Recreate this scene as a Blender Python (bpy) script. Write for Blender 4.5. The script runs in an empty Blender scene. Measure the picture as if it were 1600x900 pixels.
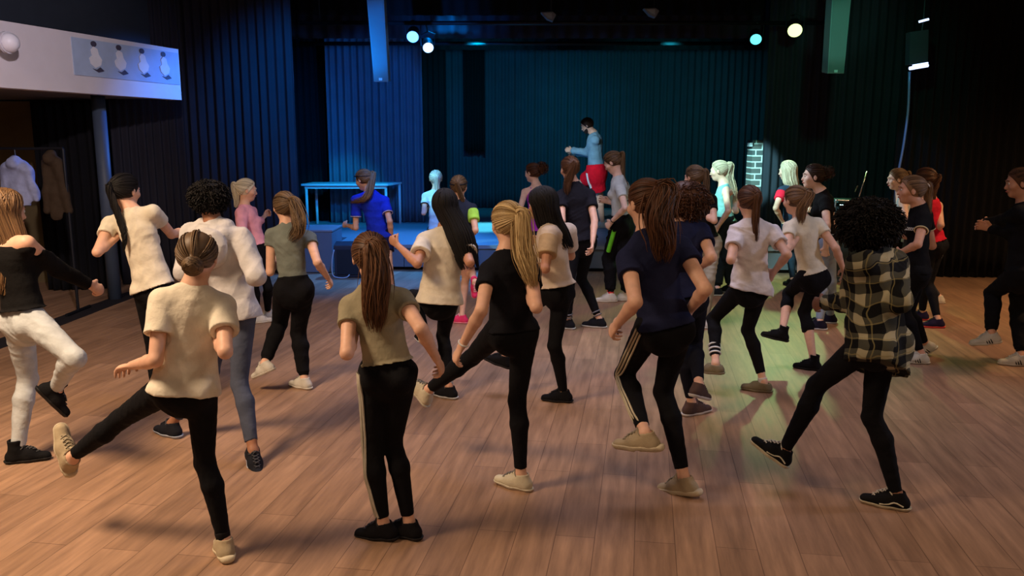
import bpy, math, random
import numpy as np
from mathutils import Vector, Matrix

random.seed(7); RNG = np.random.default_rng(11)
S = bpy.context.scene
COL = S.collection

# ------------------------------------------------------------------ camera, world, lights, exposure
F = 1300.0; W, H = 1600, 900; EYE = 1.9; PITCH = math.atan(235 / F)
cam = bpy.data.cameras.new('camera'); cam.sensor_width = 36; cam.lens = F / W * 36; cam.clip_end = 100
camo = bpy.data.objects.new('camera', cam); COL.objects.link(camo); S.camera = camo
camo.location = (0, 0, EYE); camo.rotation_euler = (math.pi / 2 - PITCH, 0, 0)
CAM = np.array([0, 0, EYE]); FW = np.array([0, math.cos(PITCH), -math.sin(PITCH)]); UPV = np.array([0, math.sin(PITCH), math.cos(PITCH)])

def ray(u, v):
    return FW + np.array([1.0, 0, 0]) * (u - 800) / F + UPV * (450 - v) / F
def at(u, v, Y):
    d = ray(u, v); return CAM + d * (Y / d[1])
def floor_pt(u, v, z=0.0):
    d = ray(u, v); return CAM + d * ((z - EYE) / d[2])

vs = S.view_settings
vs.view_transform = 'Standard'; vs.look = 'None'; vs.gamma = 1.0; vs.use_curve_mapping = False
vs.exposure = 0.0
w = bpy.data.worlds.new('world'); S.world = w; w.use_nodes = True
w.node_tree.nodes['Background'].inputs[0].default_value = (0.10, 0.13, 0.20, 1)
w.node_tree.nodes['Background'].inputs[1].default_value = 0.02

def light(name, kind, loc, target, energy, color, size=0.1, sizey=None, spot=60, blend=0.5):
    l = bpy.data.lights.new(name, kind); l.energy = energy; l.color = color
    if kind == 'AREA':
        l.size = size
        l.spread = math.radians(spot)
        if sizey: l.shape = 'RECTANGLE'; l.size_y = sizey
    else:
        l.shadow_soft_size = size
    if kind == 'SPOT':
        l.spot_size = math.radians(spot); l.spot_blend = blend
    o = bpy.data.objects.new(name, l); COL.objects.link(o)
    o.location = [float(c) for c in loc]
    o.rotation_euler = (Vector([float(c) for c in target]) - Vector(o.location)).to_track_quat('-Z', 'Y').to_euler()
    return o

WARM = (1.0, 0.71, 0.46)
light('ceiling_lamp_light', 'AREA', (-3.7, 2.9, 4.4), (-3.1, 4.1, 0), 165, WARM, 1.2, 1.2, spot=120)
light('ceiling_lamp_light', 'AREA', (3.2, 2.2, 4.4), (2.2, 4.6, 0), 22, (1.0, 0.66, 0.42), 1.0, 1.0, spot=120)
light('ceiling_lamp_light', 'AREA', (6.4, 7.4, 4.4), (6.2, 8.4, 0), 66, (1.0, 0.58, 0.28), 0.9, 0.9, spot=100)
light('ceiling_lamp_light', 'AREA', (0.0, -1.0, 3.6), (0.0, 5.0, 0.8), 15, (1.0, 0.72, 0.50), 2.0, 1.0, spot=120)
light('hall_fill_light', 'AREA', (0.3, 7.0, 4.6), (0.2, 7.3, 0), 58, (0.80, 0.76, 1.0), 3.0, 2.0, spot=100)
# low, cool side light from the right that throws the long shadows to the left
light('side_flood_light', 'SPOT', (6.8, 4.6, 2.9), (-1.5, 5.0, 0.2), 230, (0.72, 0.76, 1.0), 0.15, spot=75)
# coloured stage wash: hung lamps, and unseen spots added to light single things
LAMP_PX = [(645, 57, 12.6), (669, 74, 12.8), (1181, 61, 12.6), (1242, 47, 12.4)]
LB, LY, LC, LG = [at(*p) for p in LAMP_PX]
light('blue_wash_light', 'SPOT', LB + np.array([0, -.12, -.05]), (-4.5, 10.3, 2.3), 1300, (0.05, 0.24, 1.0), 0.08, spot=26, blend=1)
light('parapet_light', 'SPOT', (-1.0, 2.6, 4.2), (-5.2, 7.6, 2.45), 900, (1.0, 0.84, 0.92), 0.1, spot=48, blend=1)  # unseen spot added to whiten the left end of the parapet
light('blue_front_light', 'SPOT', (-1.2, 8.4, 3.6), (-1.6, 12.0, 0.2), 620, (0.01, 0.24, 1.0), 0.1, spot=58, blend=.9)
light('teal_front_light', 'SPOT', (2.2, 8.8, 3.6), (2.4, 12.0, 0.15), 60, (0.05, 0.55, 0.8), 0.1, spot=60, blend=.9)
light('table_light', 'SPOT', (-1.2, 11.2, 3.3), at(545, 292, 14.5), 520, (0.01, 0.60, 1.0), 0.05, spot=22, blend=.7)  # unseen narrow spot added to brighten the table edges
light('blue_speaker_light', 'SPOT', (-2.6, 9.0, 2.4), at(590, 60, 11.4), 620, (0.0, 0.24, 1.0), 0.05, spot=24, blend=.8)
light('green_speaker_light', 'SPOT', (3.4, 8.8, 2.6), at(1312, 50, 11.2), 60, (0.30, 1.0, 0.7), 0.05, spot=20, blend=.7)  # unseen spot added to tint the right loudspeaker
light('blue_drape_light', 'SPOT', (-1.2, 11.8, 3.2), at(585, 180, 15), 330, (0.0, 0.20, 0.9), 0.1, spot=62, blend=.8)
light('blue_curtain_light', 'SPOT', (-1.2, 8.6, 3.9), at(470, 150, 11.7), 1150, (0.0, 0.26, 0.95), 0.1, spot=42, blend=1)
light('blue_deck_light', 'SPOT', (-1.0, 13.2, 4.3), (-0.9, 13.4, .38), 520, (0.0, 0.30, 1.0), 0.1, spot=72, blend=.7)
light('blue_floor_light', 'SPOT', (-0.8, 12.4, 3.5), floor_pt(620, 420), 800, (0.06, 0.30, 1.0), 0.1, spot=70, blend=.7)
light('cyan_stage_light', 'SPOT', (-0.2, 15.6, 4.4), at(758, 342, 14.4), 2600, (0.12, 0.85, 1.0), 0.1, spot=24, blend=.7)
light('backdrop_light', 'SPOT', (-0.6, 14.0, 3.35), at(760, 200, 18.3), 360, (0.0, 0.38, 0.68), 0.1, spot=84, blend=.8)
light('backdrop_light', 'SPOT', (2.6, 14.0, 3.35), at(1020, 190, 18.3), 210, (0.02, 0.55, 0.62), 0.1, spot=84, blend=.8)
light('mint_side_light', 'SPOT', (0.6, 9.0, 3.6), at(1179, 276, 13.3), 3400, (0.40, 0.95, 0.92), 0.05, spot=10.5, blend=.4)
light('mint_side_light', 'SPOT', (-0.4, 7.6, 3.9), at(1126, 290, 10.1), 1700, (0.60, 1.0, 0.88), 0.05, spot=9.5, blend=.5)
light('mint_side_light', 'SPOT', (0.4, 8.2, 3.9), at(1236, 288, 10.6), 1700, (0.62, 0.98, 0.92), 0.05, spot=9, blend=.5)
light('man_light', 'SPOT', (-0.6, 9.2, 3.5), at(925, 265, 14.1), 900, (0.66, 0.86, 1.0), 0.05, spot=15, blend=.5)
light('cold_face_light', 'SPOT', (-0.4, 9.8, 3.4), at(1270, 290, 8.3), 420, (0.78, 0.95, 1.0), 0.05, spot=8, blend=.5)  # unseen narrow spot added on the profile girl's face
light('cold_face_light', 'SPOT', (0.8, 11.4, 3.3), at(1403, 295, 9.3), 420, (0.85, 0.97, 1.0), 0.05, spot=8, blend=.5)  # another unseen spot, added to pale the face behind the printed tee
light('mint_head_light', 'SPOT', (-2.6, 8.2, 3.9), at(681, 293, 11.0), 900, (0.25, 0.85, 1.0), 0.05, spot=10, blend=.5)
light('green_wash_light', 'SPOT', (3.6, 8.6, 3.9), at(1300, 190, 12.8), 80, (0.06, 1.0, 0.55), 0.1, spot=60, blend=.9)
light('green_floor_light', 'SPOT', LG + np.array([0, -.1, -.1]), floor_pt(1200, 470), 420, (0.50, 1.0, 0.36), 0.08, spot=60, blend=.8)

# ------------------------------------------------------------------ tagging and mesh helpers
def tag(o, label=None, cat=None, group=None, kind=None):
    if label: o['label'] = label
    if cat: o['category'] = cat
    if group: o['group'] = group
    if kind: o['kind'] = kind
    return o
def empty(name, loc):
    o = bpy.data.objects.new(name, None); COL.objects.link(o); o.location = [float(c) for c in loc]; o.empty_display_size = .1
    return o
def mesh_np(name, V, Q, T=None, smooth=True):
    V = np.asarray(V, dtype=np.float32); me = bpy.data.meshes.new(name)
    Q = np.asarray(Q, dtype=np.int32).reshape(-1, 4)
    loops = Q.ravel(); starts = np.arange(len(Q)) * 4
    if T is not None and len(T):
        T = np.asarray(T, dtype=np.int32).reshape(-1, 3)
        starts = np.concatenate([starts, len(loops) + np.arange(len(T)) * 3]); loops = np.concatenate([loops, T.ravel()])
    me.vertices.add(len(V)); me.vertices.foreach_set('co', V.ravel())
    me.loops.add(len(loops)); me.loops.foreach_set('vertex_index', loops.astype(np.int32))
    me.polygons.add(len(starts)); me.polygons.foreach_set('loop_start', starts.astype(np.int32))
    me.update(calc_edges=True)
    if smooth: me.polygons.foreach_set('use_smooth', np.ones(len(starts), dtype=bool))
    return me
def link(name, me, mat, parent=None, loc=None, kind=None):
    o = bpy.data.objects.new(name, me); COL.objects.link(o)
    if mat is not None:
        if len(me.materials) == 0: me.materials.append(mat)
        else:
            o.material_slots[0].link = 'OBJECT'; o.material_slots[0].material = mat
    if parent is not None: o.parent = parent
    if loc is not None: o.location = [float(c) for c in loc]
    if kind: o['kind'] = kind
    return o
class MB:
    """collects boxes, tubes, polygons in numpy lists -> one mesh"""
    def __init__(s): s.V = []; s.F = []
    def add(s, V, Fs):
        n = len(s.V); s.V += [tuple(float(c) for c in v) for v in V]; s.F += [tuple(i + n for i in f) for f in Fs]; return s
    def box(s, c, size, R=None):
        c = np.array(c, float); hx = np.array(size, float) / 2
        P = np.array([[sx, sy, sz] for sx in (-1, 1) for sy in (-1, 1) for sz in (-1, 1)]) * hx
        if R is not None: P = P @ np.array(R).T
        return s.add(P + c, [(0, 1, 3, 2), (4, 6, 7, 5), (0, 4, 5, 1), (2, 3, 7, 6), (0, 2, 6, 4), (1, 5, 7, 3)])
    def tube(s, pts, r, n=10):
        pts = [np.array(p, float) for p in pts]; rs = r if hasattr(r, '__len__') else [r] * len(pts)
        V = []; Fs = []; prev = None
        for i, p in enumerate(pts):
            t = pts[min(i + 1, len(pts) - 1)] - pts[max(i - 1, 0)]; t = t / (np.linalg.norm(t) + 1e-9)
            a = prev if prev is not None else (np.array([0, 0, 1.]) if abs(t[2]) < .9 else np.array([1., 0, 0]))
            a = a - t * a.dot(t); a /= np.linalg.norm(a); b = np.cross(t, a); prev = a
            for k in range(n):
                th = 2 * math.pi * k / n; V.append(p + rs[i] * (math.cos(th) * a + math.sin(th) * b))
        for i in range(len(pts) - 1):
            for k in range(n):
                k2 = (k + 1) % n; Fs.append((i * n + k, i * n + k2, (i + 1) * n + k2, (i + 1) * n + k))
        Fs.append(tuple(range(n))[::-1]); Fs.append(tuple((len(pts) - 1) * n + k for k in range(n)))
        return s.add(V, Fs)
    def prism(s, poly, y0, y1, fn):
        """poly: 2-D outline; fn(a,b,depth)->3-D"""
        n = len(poly); V = [fn(a, b, y0) for a, b in poly] + [fn(a, b, y1) for a, b in poly]
        Fs = [tuple(range(n))[::-1], tuple(range(n, 2 * n))] + [(i, (i + 1) % n, n + (i + 1) % n, n + i) for i in range(n)]
        return s.add(V, Fs)
    def build(s, name, mat, parent=None, smooth=False, bevel=0, kind=None):
        me = bpy.data.meshes.new(name); me.from_pydata(s.V, [], s.F); me.update()
        import bmesh
        bm = bmesh.new(); bm.from_mesh(me); bmesh.ops.recalc_face_normals(bm, faces=bm.faces); bm.to_mesh(me); bm.free()
        if parent is not None:
            off = np.array(parent_world(parent)); 
            co = np.array([v.co[:] for v in me.vertices]) - off
            me.vertices.foreach_set('co', co.astype(np.float32).ravel())
        if smooth:
            for p in me.polygons: p.use_smooth = True
        o = link(name, me, mat, parent, kind=kind)
        if bevel:
            m = o.modifiers.new('bevel', 'BEVEL'); m.width = bevel; m.segments = 2; m.limit_method = 'ANGLE'
        return o
def parent_world(p):
    v = np.zeros(3)
    while p is not None:
        v += np.array(p.location[:]); p = p.parent
    return v

# ------------------------------------------------------------------ materials
_M = {}
def srgb(r, g, b):
    f = lambda c: ((c / 255 + .055) / 1.055) ** 2.4 if c > 10 else c / 255 / 12.92
    return (f(r), f(g), f(b), 1)
def base_mat(name, col, rough=.7, metal=0, spec=.3, emit=None, estr=0, sheen=0):
    if name in _M: return _M[name]
    m = bpy.data.materials.new(name); m.use_nodes = True; b = m.node_tree.nodes['Principled BSDF']
    b.inputs['Base Color'].default_value = col; b.inputs['Roughness'].default_value = rough; b.inputs['Metallic'].default_value = metal
    b.inputs['Specular IOR Level'].default_value = spec; b.inputs['Sheen Weight'].default_value = sheen
    if emit: b.inputs['Emission Color'].default_value = emit; b.inputs['Emission Strength'].default_value = estr
    _M[name] = m; return m
def nodes(m): return m.node_tree.nodes, m.node_tree.links, m.node_tree.nodes['Principled BSDF']
def noise_var(m, col, amt=.25, scale=8, bump=.0, bscale=40, dist=.01, stretch=None):
    N, L, b = nodes(m); tc = N.new('ShaderNodeTexCoord'); n = N.new('ShaderNodeTexNoise'); n.inputs['Scale'].default_value = scale; n.inputs['Detail'].default_value = 6
    src = tc.outputs['Object']
    if stretch:
        mp = N.new('ShaderNodeMapping'); mp.inputs['Scale'].default_value = stretch; L.new(src, mp.inputs[0]); src = mp.outputs[0]
    L.new(src, n.inputs['Vector']); r = N.new('ShaderNodeValToRGB'); L.new(n.outputs['Fac'], r.inputs[0])
    r.color_ramp.elements[0].position = .3; r.color_ramp.elements[1].position = .7
    r.color_ramp.elements[0].color = tuple(c * (1 - amt) for c in col[:3]) + (1,); r.color_ramp.elements[1].color = tuple(min(1, c * (1 + amt)) for c in col[:3]) + (1,)
    L.new(r.outputs[0], b.inputs['Base Color'])
    if bump:
        n2 = N.new('ShaderNodeTexNoise'); n2.inputs['Scale'].default_value = bscale; n2.inputs['Detail'].default_value = 4; L.new(src, n2.inputs['Vector'])
        bp = N.new('ShaderNodeBump'); bp.inputs['Strength'].default_value = bump; bp.inputs['Distance'].default_value = dist
        L.new(n2.outputs['Fac'], bp.inputs['Height']); L.new(bp.outputs[0], b.inputs['Normal'])
    return m
def fabric(name, rgb, rough=.9, amt=.12):
    if name in _M: return _M[name]
    c = srgb(*rgb); m = base_mat(name, c, rough, spec=.15, sheen=.0)
    return noise_var(m, c, amt, 14, .45, 17, .02)
def skin(name, rgb):
    if name in _M: return _M[name]
    c = srgb(*rgb); m = base_mat(name, c, .5, spec=.4); b = nodes(m)[2]
    b.inputs['Subsurface Weight'].default_value = .0
    return noise_var(m, c, .08, 25)
def hairmat(name, dark, lite, rough=.42):
    if name in _M: return _M[name]
    m = base_mat(name, srgb(*dark), rough, spec=.3); N, L, b = nodes(m)
    g = N.new('ShaderNodeNewGeometry'); r = N.new('ShaderNodeValToRGB'); L.new(g.outputs['Random Per Island'], r.inputs[0])
    r.color_ramp.elements[0].color = srgb(*dark); r.color_ramp.elements[1].color = srgb(*lite)
    L.new(r.outputs[0], b.inputs['Base Color']); return m
# ------------------------------------------------------------------ signed-distance modelling and surface nets
def nrm(v):
    v = np.asarray(v, float); return v / (np.linalg.norm(v) + 1e-9)
def frame(axis, lat):
    z = nrm(axis); x = np.asarray(lat, float); x = x - z * x.dot(z)
    if np.linalg.norm(x) < 1e-3: x = np.array([1., .2, 0]) - z * z.dot([1., .2, 0])
    x = nrm(x); y = np.cross(z, x); return np.stack([x, y, z])
class Field:
    def __init__(s, lo, hi, h):
        s.h = h; s.lo = np.asarray(lo, float) - 4 * h; s.n = np.ceil((np.asarray(hi, float) + 4 * h - s.lo) / h).astype(int) + 1
        s.D = np.full(s.n, 1.0, dtype=np.float32)
    def win(s, lo, hi, pad):
        a = np.clip(np.floor((np.asarray(lo) - pad - s.lo) / s.h).astype(int), 0, s.n); b = np.clip(np.ceil((np.asarray(hi) + pad - s.lo) / s.h).astype(int) + 1, 0, s.n)
        if np.any(b <= a): return None, None
        ax = [s.lo[i] + s.h * np.arange(a[i], b[i]) for i in range(3)]
        P = np.stack(np.meshgrid(*ax, indexing='ij'), -1).astype(np.float32)
        return (slice(a[0], b[0]), slice(a[1], b[1]), slice(a[2], b[2])), P
    def merge(s, sl, d, k):
        D = s.D[sl]
        if k > 0:
            hh = np.maximum(k - np.abs(D - d), 0) / k; s.D[sl] = np.minimum(D, d) - hh * hh * k * .25
        else: s.D[sl] = np.minimum(D, d)
    def cone(s, a, b, ra, rb, k=.02, lat=(1, 0, 0), flat=1.0, cut0=None, cut1=None, carve=False, cutn1=None):
        """tapered capsule, elliptical section (flat = depth/lateral), optional flat ends"""
        a = np.asarray(a, float); b = np.asarray(b, float); R = max(ra, rb) * max(1, flat)
        sl, P = s.win(np.minimum(a, b) - R, np.maximum(a, b) + R, max(k, 0) + 3 * s.h)
        if sl is None: return
        L = np.linalg.norm(b - a) + 1e-6; Fm = frame(b - a, lat).astype(np.float32)
        Q = (P - a.astype(np.float32)) @ Fm.T
        Qy = Q[..., 1] / flat; t = np.clip(Q[..., 2] / L, 0, 1); dz = Q[..., 2] - t * L
        ln = np.sqrt(Q[..., 0] ** 2 + Qy ** 2 + dz ** 2) + 1e-6
        g = np.sqrt((Q[..., 0] ** 2 + (Qy / flat) ** 2 + dz ** 2)) / ln
        d = (ln - (ra + (rb - ra) * t)) / np.maximum(g, .3)
        if cut1 is not None:
            if cutn1 is not None: d = np.maximum(d, (P - b.astype(np.float32)) @ nrm(cutn1).astype(np.float32) - cut1)
            else: d = np.maximum(d, Q[..., 2] - L - cut1)
        if cut0 is not None: d = np.maximum(d, -Q[..., 2] - cut0)
        if carve: s.D[sl] = np.maximum(s.D[sl], -d)
        else: s.merge(sl, d, k)
    def ell(s, c, r, R=None, k=.02, carve=False):
        c = np.asarray(c, float); r = np.asarray(r, float); m = r.max()
        sl, P = s.win(c - m, c + m, max(k, 0) + 3 * s.h)
        if sl is None: return
        Q = P - c.astype(np.float32)
        if R is not None: Q = Q @ np.asarray(R, dtype=np.float32).T
        q = Q / r.astype(np.float32); l = np.sqrt((q ** 2).sum(-1)) + 1e-6; g = np.sqrt(((q / r.astype(np.float32)) ** 2).sum(-1)) / l
        d = (l - 1) / g
        if carve:
            kk = max(k, 1e-4); D = s.D[sl]; hh = np.maximum(kk - np.abs(D + d), 0) / kk; s.D[sl] = np.maximum(D, -d) + hh * hh * kk * .25
        else: s.merge(sl, d.astype(np.float32), k)
    def plane(s, p, n, off=0):
        """keep the side where (x-p).n < off"""
        n = nrm(n); ax = [s.lo[i] + s.h * np.arange(s.n[i]) for i in range(3)]
        v = ((ax[0] - p[0]) * n[0])[:, None, None] + ((ax[1] - p[1]) * n[1])[None, :, None] + ((ax[2] - p[2]) * n[2])[None, None, :]
        s.D = np.maximum(s.D, (v - off).astype(np.float32))
    def out(s, a, d, maxd=.3):
        """distance from a along d to the outside"""
        d = nrm(d); t = 0.0
        while t < maxd:
            i = np.round((a + d * t - s.lo) / s.h).astype(int)
            if np.any(i < 0) or np.any(i >= s.n) or s.D[tuple(i)] > 0: return t
            t += s.h * .5
        return t
    def mesh(s, smooth=1):
        D = s.D; D[0] = 1; D[-1] = 1; D[:, 0] = 1; D[:, -1] = 1; D[:, :, 0] = 1; D[:, :, -1] = 1
        I = D < 0; n = np.array(D.shape)
        c = np.zeros(n - 1, dtype=np.uint8)
        for dx in (0, 1):
            for dy in (0, 1):
                for dz in (0, 1): c += I[dx:n[0] - 1 + dx, dy:n[1] - 1 + dy, dz:n[2] - 1 + dz]
        A = np.argwhere((c > 0) & (c < 8)); idx = np.full(n - 1, -1, dtype=np.int32); idx[tuple(A.T)] = np.arange(len(A))
        acc = np.zeros((len(A), 3)); cnt = np.zeros(len(A))
        cor = [(x, y, z) for x in (0, 1) for y in (0, 1) for z in (0, 1)]
        val = {k: D[A[:, 0] + k[0], A[:, 1] + k[1], A[:, 2] + k[2]] for k in cor}
        for k in cor:
            for ax in range(3):
                if k[ax]: continue
                k2 = list(k); k2[ax] = 1; k2 = tuple(k2); v0 = val[k]; v1 = val[k2]; m = (v0 < 0) != (v1 < 0)
                t = np.where(m, v0 / np.where(m, v0 - v1, 1), 0); p = np.tile(np.array(k, float), (len(A), 1)); p[:, ax] = t
                acc += p * m[:, None]; cnt += m
        V = s.lo + (A + acc / np.maximum(cnt, 1)[:, None]) * s.h
        Q = []
        for ax in range(3):
            o = [(1, 2), (2, 0), (0, 1)][ax]
            sl0 = [slice(1, n[i] - 1) for i in range(3)]; sl1 = list(sl0); sl0[ax] = slice(0, n[ax] - 1); sl1[ax] = slice(1, n[ax])
            a = I[tuple(sl0)]; b = I[tuple(sl1)]
            for flip, m in ((False, a & ~b), (True, ~a & b)):
                E = np.argwhere(m)
                if not len(E): continue
                st = np.ones(3, int); st[ax] = 0; E = E + st; q = []
                for (p1, p2) in ((0, 0), (-1, 0), (-1, -1), (0, -1)):
                    e = E.copy(); e[:, o[0]] += p1; e[:, o[1]] += p2; q.append(idx[tuple(e.T)])
                q = np.stack(q, 1); Q.append(q[:, ::-1] if flip else q)
        Q = np.concatenate(Q) if Q else np.zeros((0, 4), int)
        for _ in range(smooth):
            a = np.zeros_like(V); cc = np.zeros(len(V))
            for i, j in ((0, 1), (1, 2), (2, 3), (3, 0)):
                for x, y in ((Q[:, i], Q[:, j]), (Q[:, j], Q[:, i])):
                    cc += np.bincount(x, minlength=len(V))
                    for d in range(3): a[:, d] += np.bincount(x, weights=V[y, d], minlength=len(V))
            V = V * .45 + .55 * a / np.maximum(cc, 1)[:, None]
        return V, Q
def vnormals(V, Q):
    n = np.cross(V[Q[:, 2]] - V[Q[:, 0]], V[Q[:, 3]] - V[Q[:, 1]]); N = np.zeros_like(V)
    for i in range(4):
        for d in range(3): N[:, d] += np.bincount(Q[:, i], weights=n[:, d], minlength=len(V))
    return N / (np.linalg.norm(N, axis=1, keepdims=True) + 1e-12)
def folds(V, Q, amp, seed, wl=.09, diag=.5):
    r = np.random.default_rng(seed); N = vnormals(V, Q); f = np.zeros(len(V))
    wv = .03 * np.sin(V @ r.normal(size=3) * 14 + 1) + .03 * np.sin(V @ r.normal(size=3) * 9)
    for i in range(4):
        d = np.array([r.normal(), r.normal(), r.normal() * .8 + (1 if i % 2 else diag)]); d = nrm(d)
        ph = (V @ d + wv) * 2 * math.pi / (wl * r.uniform(.7, 1.5)) + r.uniform(0, 6)
        mask = .5 + .5 * np.sin(V @ r.normal(size=3) * 7 + r.uniform(0, 6))
        f += (1 - np.abs(np.sin(ph * .5)) * 2) * mask / 4
    return V + N * (f * amp)[:, None]
def strands(paths, rad, n=4):
    """paths (S,M,3), rad (S,M) -> V,Q"""
    Sn, M, _ = paths.shape; T = np.gradient(paths, axis=1); T /= (np.linalg.norm(T, axis=2, keepdims=True) + 1e-9)
    ref = np.array([.31, .55, .77]); A = np.cross(T, ref); A /= (np.linalg.norm(A, axis=2, keepdims=True) + 1e-9); B = np.cross(T, A)
    th = np.arange(n) * 2 * math.pi / n
    V = paths[:, :, None] + rad[:, :, None, None] * (np.cos(th)[:, None] * A[:, :, None] + np.sin(th)[:, None] * B[:, :, None])
    V = V.reshape(-1, 3); s = np.arange(Sn)[:, None, None] * M * n; m = np.arange(M - 1)[None, :, None] * n; k = np.arange(n)[None, None, :]; k2 = (k + 1) % n
    Q = np.stack([s + m + k, s + m + k2, s + m + n + k2, s + m + n + k], -1).reshape(-1, 4)
    return V, Q
def spline(P, m):
    P = np.asarray(P, float); P = np.vstack([2 * P[0] - P[1], P, 2 * P[-1] - P[-2]]); n = len(P) - 3; out = []
    for t in np.linspace(0, n - 1e-6, m):
        i = int(t); f = t - i; a, b, c, d = P[i:i + 4]
        out.append(.5 * ((2 * b) + (c - a) * f + (2 * a - 5 * b + 4 * c - d) * f * f + (3 * b - a - 3 * c + d) * f ** 3))
    return np.array(out)
# ------------------------------------------------------------------ the room
def wood_floor():
    m = base_mat('wood_floor', srgb(150, 118, 90), .42, spec=.45); N, L, b = nodes(m)
    tc = N.new('ShaderNodeTexCoord'); mp = N.new('ShaderNodeMapping'); mp.inputs['Rotation'].default_value = (0, 0, math.radians(-(90 - 9))); L.new(tc.outputs['Object'], mp.inputs[0])
    br = N.new('ShaderNodeTexBrick'); br.inputs['Scale'].default_value = 1; br.inputs['Brick Width'].default_value = 1.25; br.inputs['Row Height'].default_value = .19
    br.inputs['Mortar Size'].default_value = .0022; br.inputs['Mortar Smooth'].default_value = .3; br.offset = .37; br.inputs['Bias'].default_value = 0
    br.inputs['Color1'].default_value = srgb(172, 138, 112); br.inputs['Color2'].default_value = srgb(150, 119, 96); br.inputs['Mortar'].default_value = srgb(118, 92, 74)
    L.new(mp.outputs[0], br.inputs['Vector'])
    m2 = N.new('ShaderNodeMapping'); m2.inputs['Scale'].default_value = (.9, 9, 1); L.new(mp.outputs[0], m2.inputs[0])
    n = N.new('ShaderNodeTexNoise'); n.inputs['Scale'].default_value = 2.2; n.inputs['Detail'].default_value = 8; n.inputs['Roughness'].default_value = .62; L.new(m2.outputs[0], n.inputs['Vector'])
    r = N.new('ShaderNodeValToRGB'); r.color_ramp.elements[0].position = .28; r.color_ramp.elements[1].position = .72; r.color_ramp.elements[0].color = (.62, .60, .60, 1); r.color_ramp.elements[1].color = (1.25, 1.22, 1.18, 1); L.new(n.outputs['Fac'], r.inputs[0])
    mx = N.new('ShaderNodeMix'); mx.data_type = 'RGBA'; mx.blend_type = 'MULTIPLY'; mx.inputs[0].default_value = 1; L.new(br.outputs['Color'], mx.inputs[6]); L.new(r.outputs[0], mx.inputs[7]); L.new(mx.outputs[2], b.inputs['Base Color'])
    rr = N.new('ShaderNodeMapRange'); rr.inputs[3].default_value = .34; rr.inputs[4].default_value = .56; L.new(n.outputs['Fac'], rr.inputs[0]); L.new(rr.outputs[0], b.inputs['Roughness'])
    bp = N.new('ShaderNodeBump'); bp.inputs['Strength'].default_value = .15; bp.inputs['Distance'].default_value = .004; L.new(br.outputs['Fac'], bp.inputs['Height']); bp.invert = True; L.new(bp.outputs[0], b.inputs['Normal'])
    return m
def plain(name, rgb, rough=.8, amt=.08, scale=5, **kw):
    c = srgb(*rgb); new = name not in _M; m = base_mat(name, c, rough, **kw)
    return noise_var(m, c, amt, scale) if new else m
def slab(name, p0, p1, mat, label=None):
    p0 = np.array(p0, float); p1 = np.array(p1, float); return MB().box((p0 + p1) / 2, np.abs(p1 - p0)).build(name, mat, kind='structure')
DARK = plain('dark_paint', (26, 26, 32), .9)
slab('floor', (-12, -3, -.2), (12, 21, 0), wood_floor())
slab('ceiling', (-12, -3, 5.2), (12, 21, 5.4), DARK)
slab('wall_back', (-12, 19.6, 0), (12, 19.8, 5.2), DARK); slab('wall_right', (9.6, -3, 0), (9.8, 19.6, 5.2), DARK)
slab('wall_left', (-9.8, -3, 0), (-9.6, 19.6, 5.2), DARK); slab('wall_front', (-9.6, -3, 0), (9.6, -2.8, 5.2), plain('warm_paint', (150, 130, 110), .8))

def vert_quad(name, a, b, z0, z1, th, mat, kind='structure', **kw):
    """upright slab between two ground points"""
    a = np.array(a[:2], float); b = np.array(b[:2], float); d = b - a; n = np.array([-d[1], d[0]]); n /= np.linalg.norm(n)
    poly = [a, b, b + n * th, a + n * th]
    return MB().prism([tuple(p) for p in poly], z0, z1, lambda x, y, z: (x, y, z)).build(name, mat, kind=kind, **kw)
# left balcony: white parapet, slab, dark wall above
BR = at(284, 158, 10.6); BL = at(0, 140, 7.95); bd = nrm((BR - BL)[:2]); B0 = BR[:2] - bd * 8.2
zb, zt = 2.36, 2.97
vert_quad('wall_balcony_parapet', B0, BR, zb, zt, .16, plain('white_paint', (215, 210, 215), .6, .03))
n2 = np.array([-bd[1], bd[0]])
MB().prism([tuple(B0 + n2 * .16), tuple(BR[:2] + n2 * .16), tuple(BR[:2] + n2 * 3.2), tuple(B0 + n2 * 3.2)], zb + .02, zb + .2, lambda x, y, z: (x, y, z)).build('floor_balcony', plain('grey_paint', (120, 112, 104), .8), kind='structure')
up0 = B0 + n2 * 1.2; up1 = BR[:2] + n2 * 1.2 + bd * .75
vert_quad('wall_balcony_upper', B0 + n2 * .35, BR[:2] + n2 * .35 - bd * .05, zt - .5, 5.2, .1, plain('slate_paint', (38, 44, 54), .8))
vert_quad('wall_nook', (-9.6, 11.3), (-5.75, 10.9), 0, zb, .1, plain('tan_paint', (120, 104, 70), .85))
# floor stripe beneath the balcony edge
s0 = floor_pt(0, 537); s1 = floor_pt(203, 461); sd = nrm((s1 - s0)[:2]); s0 = s0[:2] - sd * 4; n3 = np.array([-sd[1], sd[0]]) * .13; s1 = s1[:2] + sd * .2
MB().prism([tuple(s0 - n3), tuple(s1 - n3), tuple(s1 + n3), tuple(s0 + n3)], .0, .004, lambda x, y, z: (x, y, z)).build('trim_1', plain('dark_vinyl', (40, 38, 44), .6), kind='structure')
# column
pc = floor_pt(180, 467); o = MB().tube([(pc[0], pc[1], 0), (pc[0], pc[1], zb + .03)], .075, 24).build('trim_2', plain('column_paint', (70, 82, 100), .5), smooth=True, kind='structure')

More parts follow.
